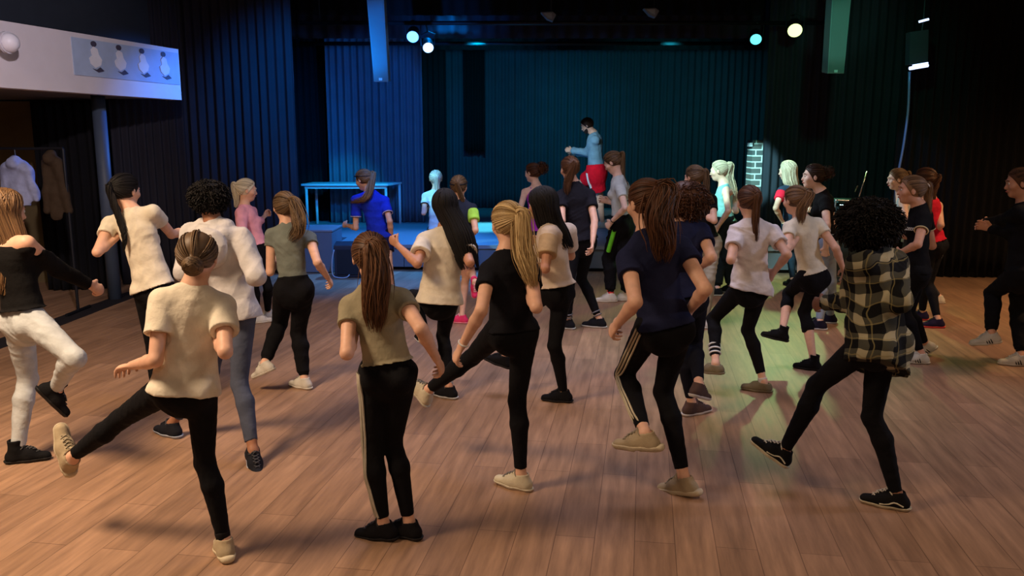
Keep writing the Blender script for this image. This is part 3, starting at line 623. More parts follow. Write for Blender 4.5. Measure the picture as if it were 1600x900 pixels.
def hand(f, w, d, n, k, curl=.5, side=1):
    """w wrist, d finger direction, n palm normal, side: thumb side sign"""
    d = nrm(d); n = nrm(n - d * np.dot(n, d)); t = nrm(np.cross(d, n)) * side; r0 = np.array
    f.cone(w, w + d * .075 * k, .026 * k, .037 * k, .012, lat=t, flat=.42)
    for i, (o, L) in enumerate(((.030, .068), (.010, .076), (-.010, .071), (-.029, .056))):
        p = w + d * .078 * k + t * o * k * 1.05; dr = nrm(d + t * o * 3); seg = [.45, .3, .25]; ang = 0
        for j in range(3):
            ang += curl * (.9, 1.15, .8)[j] + .03 * i
            q = p + (dr * math.cos(ang) + n * math.sin(ang)) * L * seg[j] * k
            f.cone(p, q, (.0088 - .0006 * j) * k, (.0082 - .0006 * j) * k, .004); p = q
    b = w + d * .022 * k + t * .024 * k; td = nrm(d * .75 + t * .65 + n * .35); q = b + td * .038 * k; f.cone(b, q, .013 * k, .010 * k, .010)
    td2 = nrm(d * 1.0 + t * .15 + n * (.4 + curl * .4)); f.cone(q, q + td2 * .032 * k, .0098 * k, .008 * k, .004)

PLIST = []
def person(sp):
    J = sp['J']; yaw = math.radians(sp.get('yaw', 0)); fwd = np.array([math.sin(yaw), math.cos(yaw), 0]); rgt = np.array([math.cos(yaw), -math.sin(yaw), 0])
    g = {}
    for s in 'lr':
        if 'g' + s in J: g[s] = floor_pt(*J['g' + s][:2], z=sp.get('z0', 0.0))
    z0 = sp.get('z0', 0.0); Y = sp['Y'] if 'Y' in sp else np.mean([p[1] for p in g.values()]) + sp.get('pd', 0)
    top = at(sp['top'][0], sp['top'][1], Y + sp.get('hd', 0))[2] - z0
    h = sp.get('h', min(1.78, max(1.42, top * 1.035))); k = h / 1.6
    P = at(*J['pel'], Y); Nk = at(*J['neck'], Y + sp.get('lean', .04) * fwd[1] + sp.get('nd', 0))
    ups = nrm(Nk - P)
    hw = .090 * h; sh = {}
    for s, sg in (('l', -1), ('r', 1)):
        if 's' + s in J: sh[s] = at(*J['s' + s], Nk[1] + sg * rgt[1] * hw)
        else: sh[s] = Nk - ups * .038 * h + rgt * sg * hw
        dv = sh[s] - (Nk - ups * .03 * h); L = np.linalg.norm(dv); mx = .112 * h
        if L > mx: sh[s] = Nk - ups * .03 * h + dv / L * mx
        if L < .07 * h: sh[s] = Nk - ups * .03 * h + dv / L * .085 * h
    LU, LF, LT, LS = .172 * h, .150 * h, .245 * h, .243 * h
    el, wr, hp, kn, an = {}, {}, {}, {}, {}
    sg = sp.get('sg', {}); warn = []
    for s, q in (('l', -1), ('r', 1)):
        if 'e' + s in J: el[s] = solve_ray(*J['e' + s], sh[s], LU, sg.get('e' + s, '-'))
        else: el[s] = sh[s] + nrm(np.array([0, 0, -1.]) - fwd * .25 + rgt * q * .25) * LU
        if 'w' + s in J: wr[s] = solve_ray(*J['w' + s], el[s], LF, sg.get('w' + s, '+'))
        else: wr[s] = el[s] + nrm(fwd * 1.0 - rgt * q * .25 + np.array([0, 0, .35])) * LF
        hp[s] = P + rgt * q * .044 * h - ups * .005 * h
        if s in g: an[s] = g[s] + np.array([0, 0, .08 * k])
    for s, q in (('l', -1), ('r', 1)):
        if s in an:
            kn[s] = solve_mid(*J['k' + s], hp[s], an[s], LT, LS, sg.get('k' + s, '+'))
        else:
            kn[s] = solve_ray(*J['k' + s], hp[s], LT, sg.get('k' + s, '+')); an[s] = solve_ray(*J['a' + s], kn[s], LS, sg.get('a' + s, '-'))
            if an[s][2] < z0 + .085 * k: an[s][2] = z0 + .085 * k
        for nm, a, b, L in (('thigh', hp[s], kn[s], LT), ('shank', kn[s], an[s], LS), ('uarm', sh[s], el[s], LU), ('farm', el[s], wr[s], LF)):
            r = np.linalg.norm(a - b) / L
            if r > 1.12 or r < .85: warn.append('%s%s %.2f' % (nm, s, r))
    print('P %-10s Y=%.2f h=%.2f torso %.2f pel z %.2f (exp %.2f) %s' % (sp['id'], Y, h, np.linalg.norm(Nk - P) / h, P[2] - z0, .52 * h, warn))
    hy = math.radians(sp.get('hyaw', sp.get('yaw', 0))); hpz = math.radians(sp.get('hpitch', -8)); hr = math.radians(sp.get('hroll', 0))
    hf = np.array([math.sin(hy) * math.cos(hpz), math.cos(hy) * math.cos(hpz), math.sin(hpz)]); rr = np.array([math.cos(hy), -math.sin(hy), 0]); hu = np.cross(rr, hf)
    rr, hu = rr * math.cos(hr) - hu * math.sin(hr), hu * math.cos(hr) + rr * math.sin(hr)
    HR = np.stack([rr, hf, hu]); hk = k ** .5
    Hc = at(*J['head'], Nk[1] + hf[1] * .035); d = Hc - Nk; L = np.linalg.norm(d)
    if L > .165 * hk * 1.15 or L < .11: print('   neck-head', round(L / hk, 3))
    hl = lambda v: Hc + (np.array(v) * hk) @ HR
    org = np.array([P[0], P[1], z0]); near = Y < 7.5; vox = sp.get('vox', .0065 if near else (.0075 if Y < 10 else .009))
    allp = np.array([P, Nk, Hc] + [x[s] for x in (sh, el, wr, kn, an) for s in 'lr']) - org
    lo = allp.min(0) - .19; hi = allp.max(0) + .19
    o_ = lambda v: v - org
    P_, N_, Hc_ = o_(P), o_(Nk), o_(Hc); shl = {s: o_(sh[s]) for s in 'lr'}; ell = {s: o_(el[s]) for s in 'lr'}; wrl = {s: o_(wr[s]) for s in 'lr'}; hpl = {s: o_(hp[s]) for s in 'lr'}; knl = {s: o_(kn[s]) for s in 'lr'}; anl = {s: o_(an[s]) for s in 'lr'}
    hl_ = lambda v: Hc_ + (np.array(v) * hk) @ HR
    lord = sp.get('arch', .012) * h
    T = lambda f, x=0, y=0: P_ + (N_ - P_) * f + rgt * x * h + fwd * y * h   # torso point
    bl = sp.get('wide', 1.0) * (1.30 if sp.get('male') else 1.0)
    kneeax = {s: nrm(anl[s] - knl[s]) for s in 'lr'}
    calfb = {}
    for s in 'lr':
        bk = -(nrm(hpl[s] - knl[s]) + kneeax[s]); bk = -bk  # points to the back of the knee when bent
        if np.linalg.norm(bk) < .25: bk = -fwd
        bk = nrm(bk - kneeax[s] * bk.dot(kneeax[s])); calfb[s] = bk
    def torso(f, inf, top=True):
        f.cone(T(-.08), T(.14), .074 * h * bl + inf, .060 * h * bl + inf, .02, lat=rgt, flat=.74)
        f.cone(T(.14, 0, .004), T(.40, 0, .004), .060 * h * bl + inf, .053 * h * bl + inf, .02, lat=rgt, flat=.72)
        if top:
            f.cone(T(.42, 0, -.002), T(.74, 0, -.002), .053 * h * bl + inf, .070 * h * bl + inf, .03, lat=rgt, flat=.68)
            f.cone(T(.74, 0, -.006), T(.90, 0, -.006), .068 * h + inf, .045 * h + inf, .03, lat=rgt, flat=.62)
            a, b = shl['l'], shl['r']; f.cone(a * .92 + b * .08 - ups * .008 * h, b * .92 + a * .08 - ups * .008 * h, .028 * h + inf, .028 * h + inf, .03)
            if not sp.get('male'):
                for q in (-1, 1): f.ell(T(.62, q * .031, .036), (.027 * h + inf,) * 3, k=.03)
    def butt(f, inf):
        for s in 'lr': f.ell(hpl[s] - fwd * .022 * h - ups * .016 * h, (.037 * h + inf, .038 * h + inf, .042 * h + inf), k=.02)
    def leg(f, s, inf, t_end=1.0, flare=0, cut=None, tk=None):
        tk = tk or (1.25 if sp.get('male') else 1.0)
        a, b, c = hpl[s], knl[s], anl[s]; bk = calfb[s]; m = h * tk
        if t_end <= 0:
            e = a + (b - a) * (1 + t_end); r_e = .044 * m + (.028 - .044) * m * (1 + t_end); f.cone(a, e, .046 * m + inf, r_e + inf + flare, .04, cut1=0.0); return
        f.cone(a, b, .045 * m + inf, .0265 * m + inf, .02)
        e = b + (c - b) * t_end
        f.cone(b, b + (c - b) * .3 + bk * .010 * h, .0262 * m + inf, .0285 * m + inf, .02)
        e1 = min(.3, t_end)
        r_e = (.0285 + (.0165 - .0285) * (t_end - .3) / .7) * m
        f.cone(b + (c - b) * .3 + bk * .010 * h, e, .0285 * m + inf, r_e + inf + flare, .015, cut1=cut)
    # ---- body
    f = Field(lo, hi, vox); torso(f, 0); butt(f, 0)
    f.cone(T(.90), N_ + ups * .01, .038 * h, .031 * h, .04); f.cone(N_ - ups * .02, hl_((0, -.022, -.06)), .029 * h * (1.12 if sp.get('male') else 1), .0275 * h * (1.15 if sp.get('male') else 1), .03)
    for s, q in (('l', -1), ('r', 1)):
        f.cone(N_ - ups * .012 * h, shl[s], .022 * h, .024 * h, .03)
        am = 1.45 if sp.get('male') else 1.0
        f.cone(shl[s], ell[s], .0255 * h * am, .0195 * h * am, .015); md = ell[s] * .7 + wrl[s] * .3
        f.cone(ell[s], md, .0195 * h * am, .0200 * h * am, .012); f.cone(md, wrl[s], .0200 * h * am, .0130 * h * am, .012)
        hd = sp.get('hand' + s, {}); dv = nrm(wrl[s] - ell[s]); dd = nrm(dv + np.array(hd.get('bend', (0, 0, 0)), float)); nn = np.array(hd.get('n', tuple(-rgt * q + np.array([0, 0, -.2]))), float)
        hand(f, wrl[s], dd, nn, k * (1.08 if sp.get('male') else 1.0), hd.get('curl', .45), side=hd.get('side', q))
        leg(f, s, 0); f.cone(anl[s], anl[s] + np.array([0, 0, -.02]), .018 * h, .020 * h, .02)
    # head
    f.ell(hl_((0, -.012, .022)), np.array((.073, .092, .085)) * hk, HR, .02); f.ell(hl_((0, .022, -.032)), np.array((.056, .064, .076)) * hk, HR, .03)
    f.ell(hl_((0, .050, -.086)), np.array((.026, .026, .020)) * hk, HR, .03); f.cone(hl_((0, .082, .004)), hl_((0, .096, -.028)), .007 * hk, .0115 * hk, .012)
    f.ell(hl_((0, .080, .024)), np.array((.042, .010, .009)) * hk, HR, .015)
    f.ell(hl_((0, .081, -.053)), np.array((.021, .009, .005)) * hk, HR, .006); f.ell(hl_((0, .079, -.063)), np.array((.017, .009, .005)) * hk, HR, .006)
    for q in (-1, 1):
        f.ell(hl_((q * .029, .094, .006)), np.array((.015, .014, .010)) * hk, HR, .008, carve=True)
        f.ell(hl_((q * .078, -.004, -.006)), np.array((.008, .018, .030)) * hk, HR, .006); f.ell(hl_((q * .046, .055, -.022)), np.array((.02, .02, .018)) * hk, HR, .03)
    V, Q = f.mesh(1)
    root = empty('person', org); tag(root, sp['label'], 'person', sp.get('group', 'girls dancing on the hall floor'))
    if sp.get('group', 1) is None and 'group' in root: del root['group']
    link('body', mesh_np('body', V, Q), skin('skin_' + sp.get('skin', 'fair'), SKIN[sp.get('skin', 'fair')]), root)
    for q in (-1, 1):
        e = link('eye', eye_mesh(), None, root, hl_((q * .029, .0745, .006))); e.rotation_euler = Matrix(HR.tolist()).transposed().to_euler(); e.scale = (hk * .92,) * 3
    hc = sp.get('hair', 'brown'); hm = hairmat('hair_' + hc, *HAIRC[hc], rough=.66 if hc == 'black' else .48)
    eb = []
    for q in (-1, 1): eb.append(spline([hl_((q * .014, .0895, .024)), hl_((q * .030, .0885, .031)), hl_((q * .046, .078, .026))], 7))
    if near or sp.get('face'):
        eb = np.array(eb); link('eyebrows', mesh_np('eyebrows', *strands(eb, np.full(eb.shape[:2], .0032), 5)), hm, root)
        lp = np.array([spline([hl_((-.019, .082, -.058)), hl_((0, .091, -.056)), hl_((.019, .082, -.058))], 7)]); link('lips', mesh_np('lips', *strands(lp, np.array([[.002, .0045, .006, .006, .006, .0045, .002]]), 6)), base_mat('lips', srgb(178, 98, 92), .45), root)
    # ---- trousers
    pt = sp.get('pants', ('leggings', (14, 14, 18))); kind = pt[0]
    inf = dict(leggings=.005, jeans=.010, sweats=.018, baggy=.030, shorts=.014, capri=.006, skirt=.012)[kind] + sp.get('pinf', 0)
    f = Field(lo, hi, vox); f.cone(T(-.08), T(.14), .075 * h * bl + inf, .060 * h * bl + inf, .02, lat=rgt, flat=.76)
    wa = sp.get('waist', .20)
    f.cone(T(.14, 0, .004), T(wa + .1, 0, .004), .060 * h * bl + inf, .055 * h * bl + inf, .02, lat=rgt, flat=.74); butt(f, inf * .7)
    for s in 'lr':
        if kind in ('shorts', 'skirt'): leg(f, s, inf, sp.get('short', -.55), flare=.012 if kind == 'shorts' else .02)
        elif kind == 'capri': leg(f, s, inf, .42, cut=0.0)
        elif kind in ('sweats', 'baggy'):
            leg(f, s, inf, .86, cut=0.0); e = knl[s] + (anl[s] - knl[s]) * .84; f.cone(e, knl[s] + (anl[s] - knl[s]) * .93, .026 * h, .024 * h, .008, cut1=0)
        else: leg(f, s, inf, sp.get('pend', .93 if kind == 'leggings' else .97), cut=0.0)
    f.plane(T(wa), ups); 
    V, Q = f.mesh(1); V = folds(V, Q, dict(leggings=.0025, jeans=.006, sweats=.009, baggy=.013, shorts=.007, capri=.003, skirt=.006)[kind], hash(sp['id']) % 999 if False else sum(map(ord, sp['id'])), .07)
    nm = dict(leggings='leggings', jeans='jeans', sweats='sweatpants', baggy='sweatpants', shorts='shorts', capri='capri_leggings', skirt='shorts')[kind]
    pm = link(nm, mesh_np(nm, V, Q), fabric('cloth_%d_%d_%d' % pt[1], pt[1]), root); fp = f
    if kind == 'jeans':
        bt = np.array([T(wa - .03) + np.cos(a) * rgt * (.060 * h + .014) + np.sin(a) * fwd * (.045 * h + .010) for a in np.linspace(0, 2 * math.pi, 28)])[None]
        link('waistband', mesh_np('waistband', *strands(bt, np.full(bt.shape[:2], .009), 6)), fabric('cloth_%d_%d_%d' % pt[1], pt[1]), root)
    for (sd, nn_, wdt, col) in sp.get('stripes', []):
        q = -1 if sd == 'l' else 1; paths = []
        for j in range(nn_):
            off = (j - (nn_ - 1) / 2) * wdt * 3.3; pth = []
            for t in np.linspace(sp.get('st0', .0), sp.get('st1', 1.88), 34):
                a, b, c = hpl[sd], knl[sd], anl[sd]; ax = a + (b - a) * t if t < 1 else b + (c - b) * (t - 1)
                tv = nrm(b - a) if t < 1 else nrm(c - b); dr = rgt * q * .9 - fwd * .55 * sp.get('stback', 1); dr = nrm(dr - tv * dr.dot(tv)); sd2 = np.cross(tv, dr)
                p0 = ax + sd2 * off; pth.append(p0 + dr * (fp.out(p0, dr, .16) + .0015))
            pth = np.array(pth)
            for _ in range(3): pth[1:-1] = (pth[:-2] + pth[1:-1] + pth[2:]) / 3
            paths.append(pth)
        paths = np.array(paths); link('side_stripes', mesh_np('side_stripes', *strands(paths, np.full(paths.shape[:2], wdt), 6)), fabric('cloth_%d_%d_%d' % col, col), pm)
    # ---- top
    tp = sp.get('top_', dict(kind='tee', col=(225, 220, 210))); kd = tp['kind']; inf = tp.get('inf', .016); hem = tp.get('hem', -.02)
    f = Field(lo, hi, vox)
    fl = tp.get('flare', .0)
    if hem < .14: f.cone(T(hem - .3 * abs(tp.get('rtilt', 0))), T(.14), .078 * h * bl + inf + fl, .062 * h * bl + inf + fl * .8, .02, lat=rgt, flat=.78 if not tp.get('round') else .9, cut0=.02)
    f.cone(T(.14, 0, .004), T(.42, 0, .004), .062 * h * bl + inf + fl * .8, .056 * h * bl + inf + fl * .5, .02, lat=rgt, flat=.76)
    f.cone(T(.42, 0, -.002), T(.74, 0, -.002), .056 * h * bl + inf + fl * .5, .071 * h * bl + inf * .7, .03, lat=rgt, flat=.70)
    f.cone(T(.74, 0, -.006), T(.92, 0, -.006), .069 * h + inf * .6, .044 * h + inf * .3, .03, lat=rgt, flat=.64)
    if not sp.get('male'):
        for q in (-1, 1): f.ell(T(.62, q * .031, .038), (.027 * h + inf * .6,) * 3, k=.03)
    if hem < .08: butt(f, inf + fl * .5)
    a, b = shl['l'], shl['r']
    if kd == 'tank':
        for q, s in ((-1, 'l'), (1, 'r')): f.cone(T(.80, q * .05), N_ * .55 + shl[s] * .45 + ups * .012 * h, .03 * h, .022 * h, .03)
    elif kd == 'offshoulder':
        for q, s in ((-1, 'l'), (1, 'r')): f.cone(T(.80, q * .05), shl[s] * .92 + N_ * .08 - ups * .02 * h, .03 * h, .03 * h, .03)
    else:
        f.cone(a * .9 + b * .1 - ups * .006 * h, b * .9 + a * .1 - ups * .006 * h, .029 * h + inf * .45, .029 * h + inf * .45, .03)
        f.cone(T(.90), N_ + ups * .008, .046 * h + inf * .3, .037 * h, .02)
        for s in 'lr': f.cone(N_ - ups * .014 * h, shl[s], .025 * h + inf * .45, .028 * h + inf * .4, .03)
    sl = tp.get('sleeve', .55 if kd == 'tee' else 0)
    for s in 'lr':
        if kd in ('tee',):
            e = shl[s] + (ell[s] - shl[s]) * sl; f.cone(shl[s], e, .028 * h + inf * .5, .0245 * h + inf * .75 + tp.get('sfl', .004), .02, cut1=0.0)
            f.cone(e + (e - shl[s]) * .1, e - (e - shl[s]) * .12, .023 * h + inf * .5, .020 * h, carve=True) if near else None
        elif kd == 'tank': pass
        else:
            si = tp.get('sinf', .014) + (.024 if sp.get('male') else 0); st = shl[s] if kd != 'offshoulder' else shl[s] * .72 + ell[s] * .28
            r0 = .027 if kd != 'offshoulder' else .024
            f.cone(st, ell[s], r0 * h + si, .021 * h + si, .03, cut0=0.0 if kd == 'offshoulder' else None)
            e = ell[s] + (wrl[s] - ell[s]) * tp.get('cuff', .95); f.cone(ell[s], e, .021 * h + si, .015 * h + si * .8, .02, cut1=0.0)
            if kd in ('sweat', 'hoodie'): f.ell(e, (.020 * h + si * .8,) * 3, k=.01)
    nkp = {'tank': .96, 'offshoulder': .86}.get(kd, 1.0)
    if kd == 'hoodie':
        f.cone(N_ - fwd * .035 * h - ups * .03 * h - rgt * .05 * h, N_ - fwd * .035 * h - ups * .03 * h + rgt * .05 * h, .036 * h, .036 * h, .03, flat=.8)
        f.ell(N_ - fwd * .075 * h - ups * .075 * h, (.078 * h, .042 * h, .075 * h), frame(ups, rgt), .008); rp = [N_ - ups * .012 * h + rgt * math.cos(a_) * .055 * h + fwd * math.sin(a_) * .05 * h - ups * .03 * h * max(0, math.sin(a_)) for a_ in np.linspace(0, 6.2832, 13)]; [f.cone(rp[i], rp[i + 1], .021 * h, .021 * h, .006) for i in range(12)]; f.cone(N_ - rgt * .045 * h, N_ + fwd * .05 * h - ups * .02 * h, .028 * h, .02 * h, .02); f.cone(N_ + rgt * .045 * h, N_ + fwd * .05 * h - ups * .02 * h, .028 * h, .02 * h, .02)
    f.plane(T(hem) + fwd * 0, -ups + fwd * tp.get('tilt', 0) + rgt * tp.get('rtilt', 0))
    if kd != 'hoodie': f.plane(T(nkp), ups + nrm(Hc_ - N_) * .4 + fwd * .35, .012 if kd not in ('tank', 'offshoulder') else .0)
    V, Q = f.mesh(1); V = folds(V, Q, .72 * tp.get('fold', .010), sum(map(ord, sp['id'])) + 5, tp.get('wl', .10), .2)
    tn = dict(tee='t_shirt', tank='tank_top', offshoulder='sweater', sweat='sweatshirt', hoodie='hoodie', shirt='flannel_shirt')[kd]
    tm = tp.get('mat') or fabric('cloth_%d_%d_%d' % tp['col'], tp['col'])
    to = link(tn, mesh_np(tn, V, Q), tm, root)
    def ring(name, c, ax, rr_, th, col, par, flat=1, lat=rgt):
        Fm = frame(ax, lat); pts = np.array([[c + Fm[0] * math.cos(t) * rr_ + Fm[1] * math.sin(t) * rr_ * flat for t in np.linspace(0, 2 * math.pi, 26)]])
        return link(name, mesh_np(name, *strands(pts, np.full(pts.shape[:2], th), 6)), fabric('cloth_%d_%d_%d' % col, col), par)
    if tp.get('trim'):
        for s in 'lr':
            e = shl[s] + (ell[s] - shl[s]) * sl; ring('sleeve_trim', e, ell[s] - shl[s], .0245 * h + inf * .75, .006, tp['trim'], to)
    if tp.get('sleevecol'):
        for s in tp.get('sleeves', 'lr'):
            g2 = Field(lo, hi, vox); e = shl[s] + (ell[s] - shl[s]) * (sl + .01); g2.cone(shl[s] + (ell[s] - shl[s]) * .10, e, .028 * h + inf * .5 + .008, .0245 * h + inf * .75 + .009, .0, cut1=0.0, cut0=0.0)
            link('sleeve_panel', mesh_np('sleeve_panel', *g2.mesh(1)), fabric('cloth_%d_%d_%d' % tp['sleevecol'], tp['sleevecol']), to)
    for s, col in sp.get('bracelet', []): ring('bracelet', wrl[s] * .93 + ell[s] * .07, wrl[s] - ell[s], .016 * h, .005, col, root)
    for (s, t, col, n_) in sp.get('socks', []):
        for j in range(n_ if n_ > 1 else 1):
            tt = t + j * .09; c = anl[s] + (knl[s] - anl[s]) * tt; g2r = (.019 + .009 * tt) * h + .004
            if n_ > 1: ring('sock_stripe', c, knl[s] - anl[s], g2r + .002, .007, col, root)
            else:
                g2 = Field(np.minimum(c, anl[s]) - .07, np.maximum(c, anl[s]) + .07, .006); g2.cone(anl[s] - np.array([0, 0, .02]), c, .020 * h, g2r, 0, cut1=0.0); link('sock', mesh_np('sock', *g2.mesh(1)), fabric('cloth_%d_%d_%d' % col, col), root)
    if tp.get('print'):   # small light scribble lettering across the chest side
        c0 = T(.60, -.06, .02); d0 = nrm(-fwd * 0 + fwd); pts = []
        for j in range(5):
            for a in np.linspace(0, 2 * math.pi, 9): pts.append((j * .017 + .007 * math.cos(a) + a * .0012, .012 * math.sin(a)))
        dr = nrm(-rgt + fwd * .25); tn_ = nrm(fwd + rgt * .25); pp = []
        for a, b in pts:
            p0 = T(.66) + tn_ * (a - .01) + ups * b; pp.append(p0 + dr * (f.out(p0, dr, .25) + .003))
        pp = np.array([pp]); link('shirt_print', mesh_np('shirt_print', *strands(pp, np.full(pp.shape[:2], .0028), 5)), base_mat('print_white', srgb(225, 225, 220), .6), to)
    # ---- shoes
    for s in 'lr':
        fy = sp.get('f' + s, (sp.get('yaw', 0), 0)); add_shoe(root, org, an[s], fy[0], fy[1], k * sp.get('shk', 1.0), sp.get('shoes', ('low', (190, 180, 160), (200, 190, 170), (210, 205, 190))))
    # ---- hair
    build_hair(sp, root, hl_, HR, hk, Hc, org, hm, fwd, ups, vox)
    PLIST.append(root); return root

def scalp(hk, inf=0.0): return np.array((0, -.012, .022)), np.array((.073, .092, .085)) + inf
def build_hair(sp, root, hl_, HR, hk, Hc, org, hm, fwd, ups, vox):
    st = sp.get('hs', 'pony'); rg = np.random.default_rng(sum(map(ord, sp['id'])) * 7); c, r = scalp(hk)
    tail = [at(u, v, Hc[1] + dy) - org for u, v, dy in sp.get('tail', [])]
    loc = lambda A: Hc - org + (A * hk) @ HR
    Vs, Qs = [], []
    def addm(V, Q):
        n = sum(len(v) for v in Vs); Vs.append(V); Qs.append(Q + n)
    extra = []
    Hc_ = Hc - org
    fh = Field(Hc_ - .26, Hc_ + .26, min(vox, .0065))
    ci = .010 if st in ('pony', 'bun', 'braid') else .014
    fh.ell(hl_(c), (r + ci) * hk, HR, .0)
    # hair line: cut the face away, keep what is above and behind
    nrmv = nrm(np.array([0, .86, -.50])) @ HR; fh.plane(hl_((0, .052, .040)), nrmv)
    fh.plane(hl_((0, -.05, -.075)), nrm(np.array([0, .2, -1])) @ HR)
    if st in ('pony', 'bun', 'braid', 'curlypony'):
        td = nrm(np.array(sp.get('tie', (0, -.9, .35)))); tp_ = c + td * (r + .018)
        N = 260; A = []
        for i in range(N):
            # start around the hairline ring (from forehead round the ears to the nape)
            a = 2 * math.pi * i / N + rg.normal() * .02; s0 = np.array([math.sin(a) * .98, .62 * math.cos(a) * 1.0 + .05, .0]); 
            s0 = np.array([math.sin(a), .50 * math.cos(a) + .10, .62 * math.cos(a) - .12]); s0 = nrm(s0)
            t = np.linspace(rg.uniform(0, .15), 1, 12)[:, None]; om = math.acos(np.clip(s0.dot(td), -1, 1)); q = (np.sin((1 - t) * om) * s0 + np.sin(t * om) * td) / max(math.sin(om), .05)
            A.append(c + q * (r + ci + .001 + rg.uniform(0, .005) + .006 * t ** 3))
        A = loc(np.array(A)); rad = np.full(A.shape[:2], .0032 * hk); rad[:, 0] *= .5; addm(*strands(A, rad))
        tw = loc(tp_)
    if st in ('pony', 'braid', 'curlypony') and len(tail):
        out = nrm(tw - (Hc_ + (c * hk) @ HR)); ctr = spline([tw - out * .005, tw + out * .014] + tail, 26)
        th = sp.get('thick', .030); n = int(sp.get('nstr', 150) * 1.7); tt = np.linspace(0, 1, 26)
        prof = th * np.interp(tt, [0, .06, .25, .6, .85, 1], [.26, .36, .80, 1.0, .85, .42] if st != 'braid' else [.7, .8, .9, .85, .6, .25])
        if st == 'braid': prof = prof * (.80 + .28 * np.abs(np.sin(tt * math.pi * 9)))
        T_ = np.gradient(ctr, axis=0); T_ /= np.linalg.norm(T_, axis=1, keepdims=True); A1 = np.cross(T_, [0.2, .9, .3]); A1 /= np.linalg.norm(A1, axis=1, keepdims=True); B1 = np.cross(T_, A1)
        an_ = rg.uniform(0, 2 * math.pi, n)[:, None]; rd = np.sqrt(rg.uniform(.05, 1, n))[:, None]; rd[: n // 14] *= 1.45
        if st == 'braid': an_ = an_ + tt * 14
        cur = .30 * np.sin(tt * 7 + rg.uniform(0, 6, n)[:, None])
        if st == 'curlypony': an_ = an_ + 6 * np.sin(tt * rg.uniform(8, 16, n)[:, None]); rd = rd * 1.1
        Pth = ctr[None] + (np.cos(an_ + cur) * rd * prof)[..., None] * A1[None] + (np.sin(an_ + cur) * rd * prof)[..., None] * B1[None] * .8
        ln = rg.uniform(.60, 1.0, n)[:, None]; idx = np.clip(tt * ln * 25, 0, 24.99); i0 = idx.astype(int); fr = (idx - i0)[..., None]; ar = np.arange(n)[:, None]
        Pth = Pth[ar, i0] * (1 - fr) + Pth[ar, np.minimum(i0 + 1, 25)] * fr
        rad = np.tile(.0036 * np.interp(tt, [0, .7, 1], [1, .9, .25]), (n, 1)); addm(*strands(Pth, rad))
        tr_ = sp.get('tier', .016); tie = np.array([[tw + out * .012 + (A1[1] * math.cos(a) + B1[1] * math.sin(a)) * tr_ for a in np.linspace(0, 2 * math.pi, 16)]]); extra.append(('hair_tie', strands(tie, np.full(tie.shape[:2], .006), 6), sp.get('tiecol', (30, 26, 26))))
    if st == 'bun':
        bc = loc(c + td * (r + sp.get('bunout', .024))); br = sp.get('bunr', .036); fh.ell(bc, (br, br, br * .95), k=.02); Pth = []
        out = nrm(bc - loc(c)); F3 = frame(out, HR[0]); 
        for i in range(70):
            a = np.linspace(0, 2 * math.pi * rg.uniform(.8, 1.6), 18) + rg.uniform(0, 6); rho = br * rg.uniform(.45, 1.02); z = br * .7 * math.sqrt(max(0, 1.05 - (rho / br) ** 2)) 
            Pth.append(bc + F3[0] * (np.cos(a) * rho)[:, None] + F3[1] * (np.sin(a) * rho)[:, None] + out * (z + .006 * np.sin(a * 2.3 + i))[:, None])
        Pth = np.array(Pth); addm(*strands(Pth, np.full(Pth.shape[:2], .0055)))
        if sp.get('fluffy'):
            n = 130; dirs = rg.normal(size=(n, 3)); dirs /= np.linalg.norm(dirs, axis=1, keepdims=True); t = np.linspace(0, 1, 12)[None, :, None]
            e1 = np.cross(dirs, [0, 0, 1.]); e2 = np.cross(dirs, e1); ph = rg.uniform(0, 6, n)[:, None, None]
            Pth = bc + dirs[:, None] * br * (.8 + .75 * t) + .012 * (np.cos(ph + t * 7) * e1[:, None] + np.sin(ph + t * 7) * e2[:, None]); addm(*strands(Pth, np.full(Pth.shape[:2], .0032)))
    if st in ('long', 'bob'):
        n = int(sp.get('nstr', 300) * 1.5); M = 30; Pth = []
        cen = spline(tail, 18) if len(tail) > 1 else None; hang = loc(np.array([0, -.10, -.06])) 
        for i in range(n):
            az = (rg.uniform(-1, 1)) * math.radians(sp.get('az', 128)); x0 = rg.uniform(-.9, .45); inf = .012 + rg.uniform(0, .010)
            s0 = nrm(np.array([.02 * np.sign(az), -x0 * .9 if x0 > 0 else -x0 * .75, .95])); e0 = nrm(np.array([math.sin(az), -math.cos(az), -.35]))
            t = np.linspace(0, 1, 12)[:, None]; om = math.acos(np.clip(s0.dot(e0), -1, 1)); q = (np.sin((1 - t) * om) * s0 + np.sin(t * om) * e0) / math.sin(om)
            hd = loc(c + q * (r + inf)); e = hd[-1]
            wdt = (e - hang); tt = np.linspace(0, 1, 19)[1:, None]; ctr = cen[1:] if False else cen
            ctr = np.array([cen[min(17, int(round(a)))] for a in np.linspace(0, 17, 18)])
            sprd = sp.get('spread', .8); tap = np.interp(tt, [0, .5, 1], [1, sprd, sprd * .55])
            tgt = ctr + wdt * tap + rg.normal(size=3) * .006 * tt; bl = np.clip(tt * 3.2, 0, 1); bl = bl * bl * (3 - 2 * bl)
            fall = e + (cen[0] * 0 + (ctr - ctr[0])) * 1.0
            seg = fall * (1 - bl) + tgt * bl; L = rg.uniform(.66, 1.0); kidx = max(6, int(18 * L)); seg = seg[:kidx]
            full = np.vstack([hd, seg]); s_ = np.linspace(0, len(full) - 1, M); i0 = np.minimum(s_.astype(int), len(full) - 2); fr = (s_ - i0)[:, None]; Pth.append(full[i0] * (1 - fr) + full[i0 + 1] * fr)
        Pth = np.array(Pth)
        for _ in range(2): Pth[:, 1:-1] = (Pth[:, :-2] + Pth[:, 1:-1] + Pth[:, 2:]) / 3
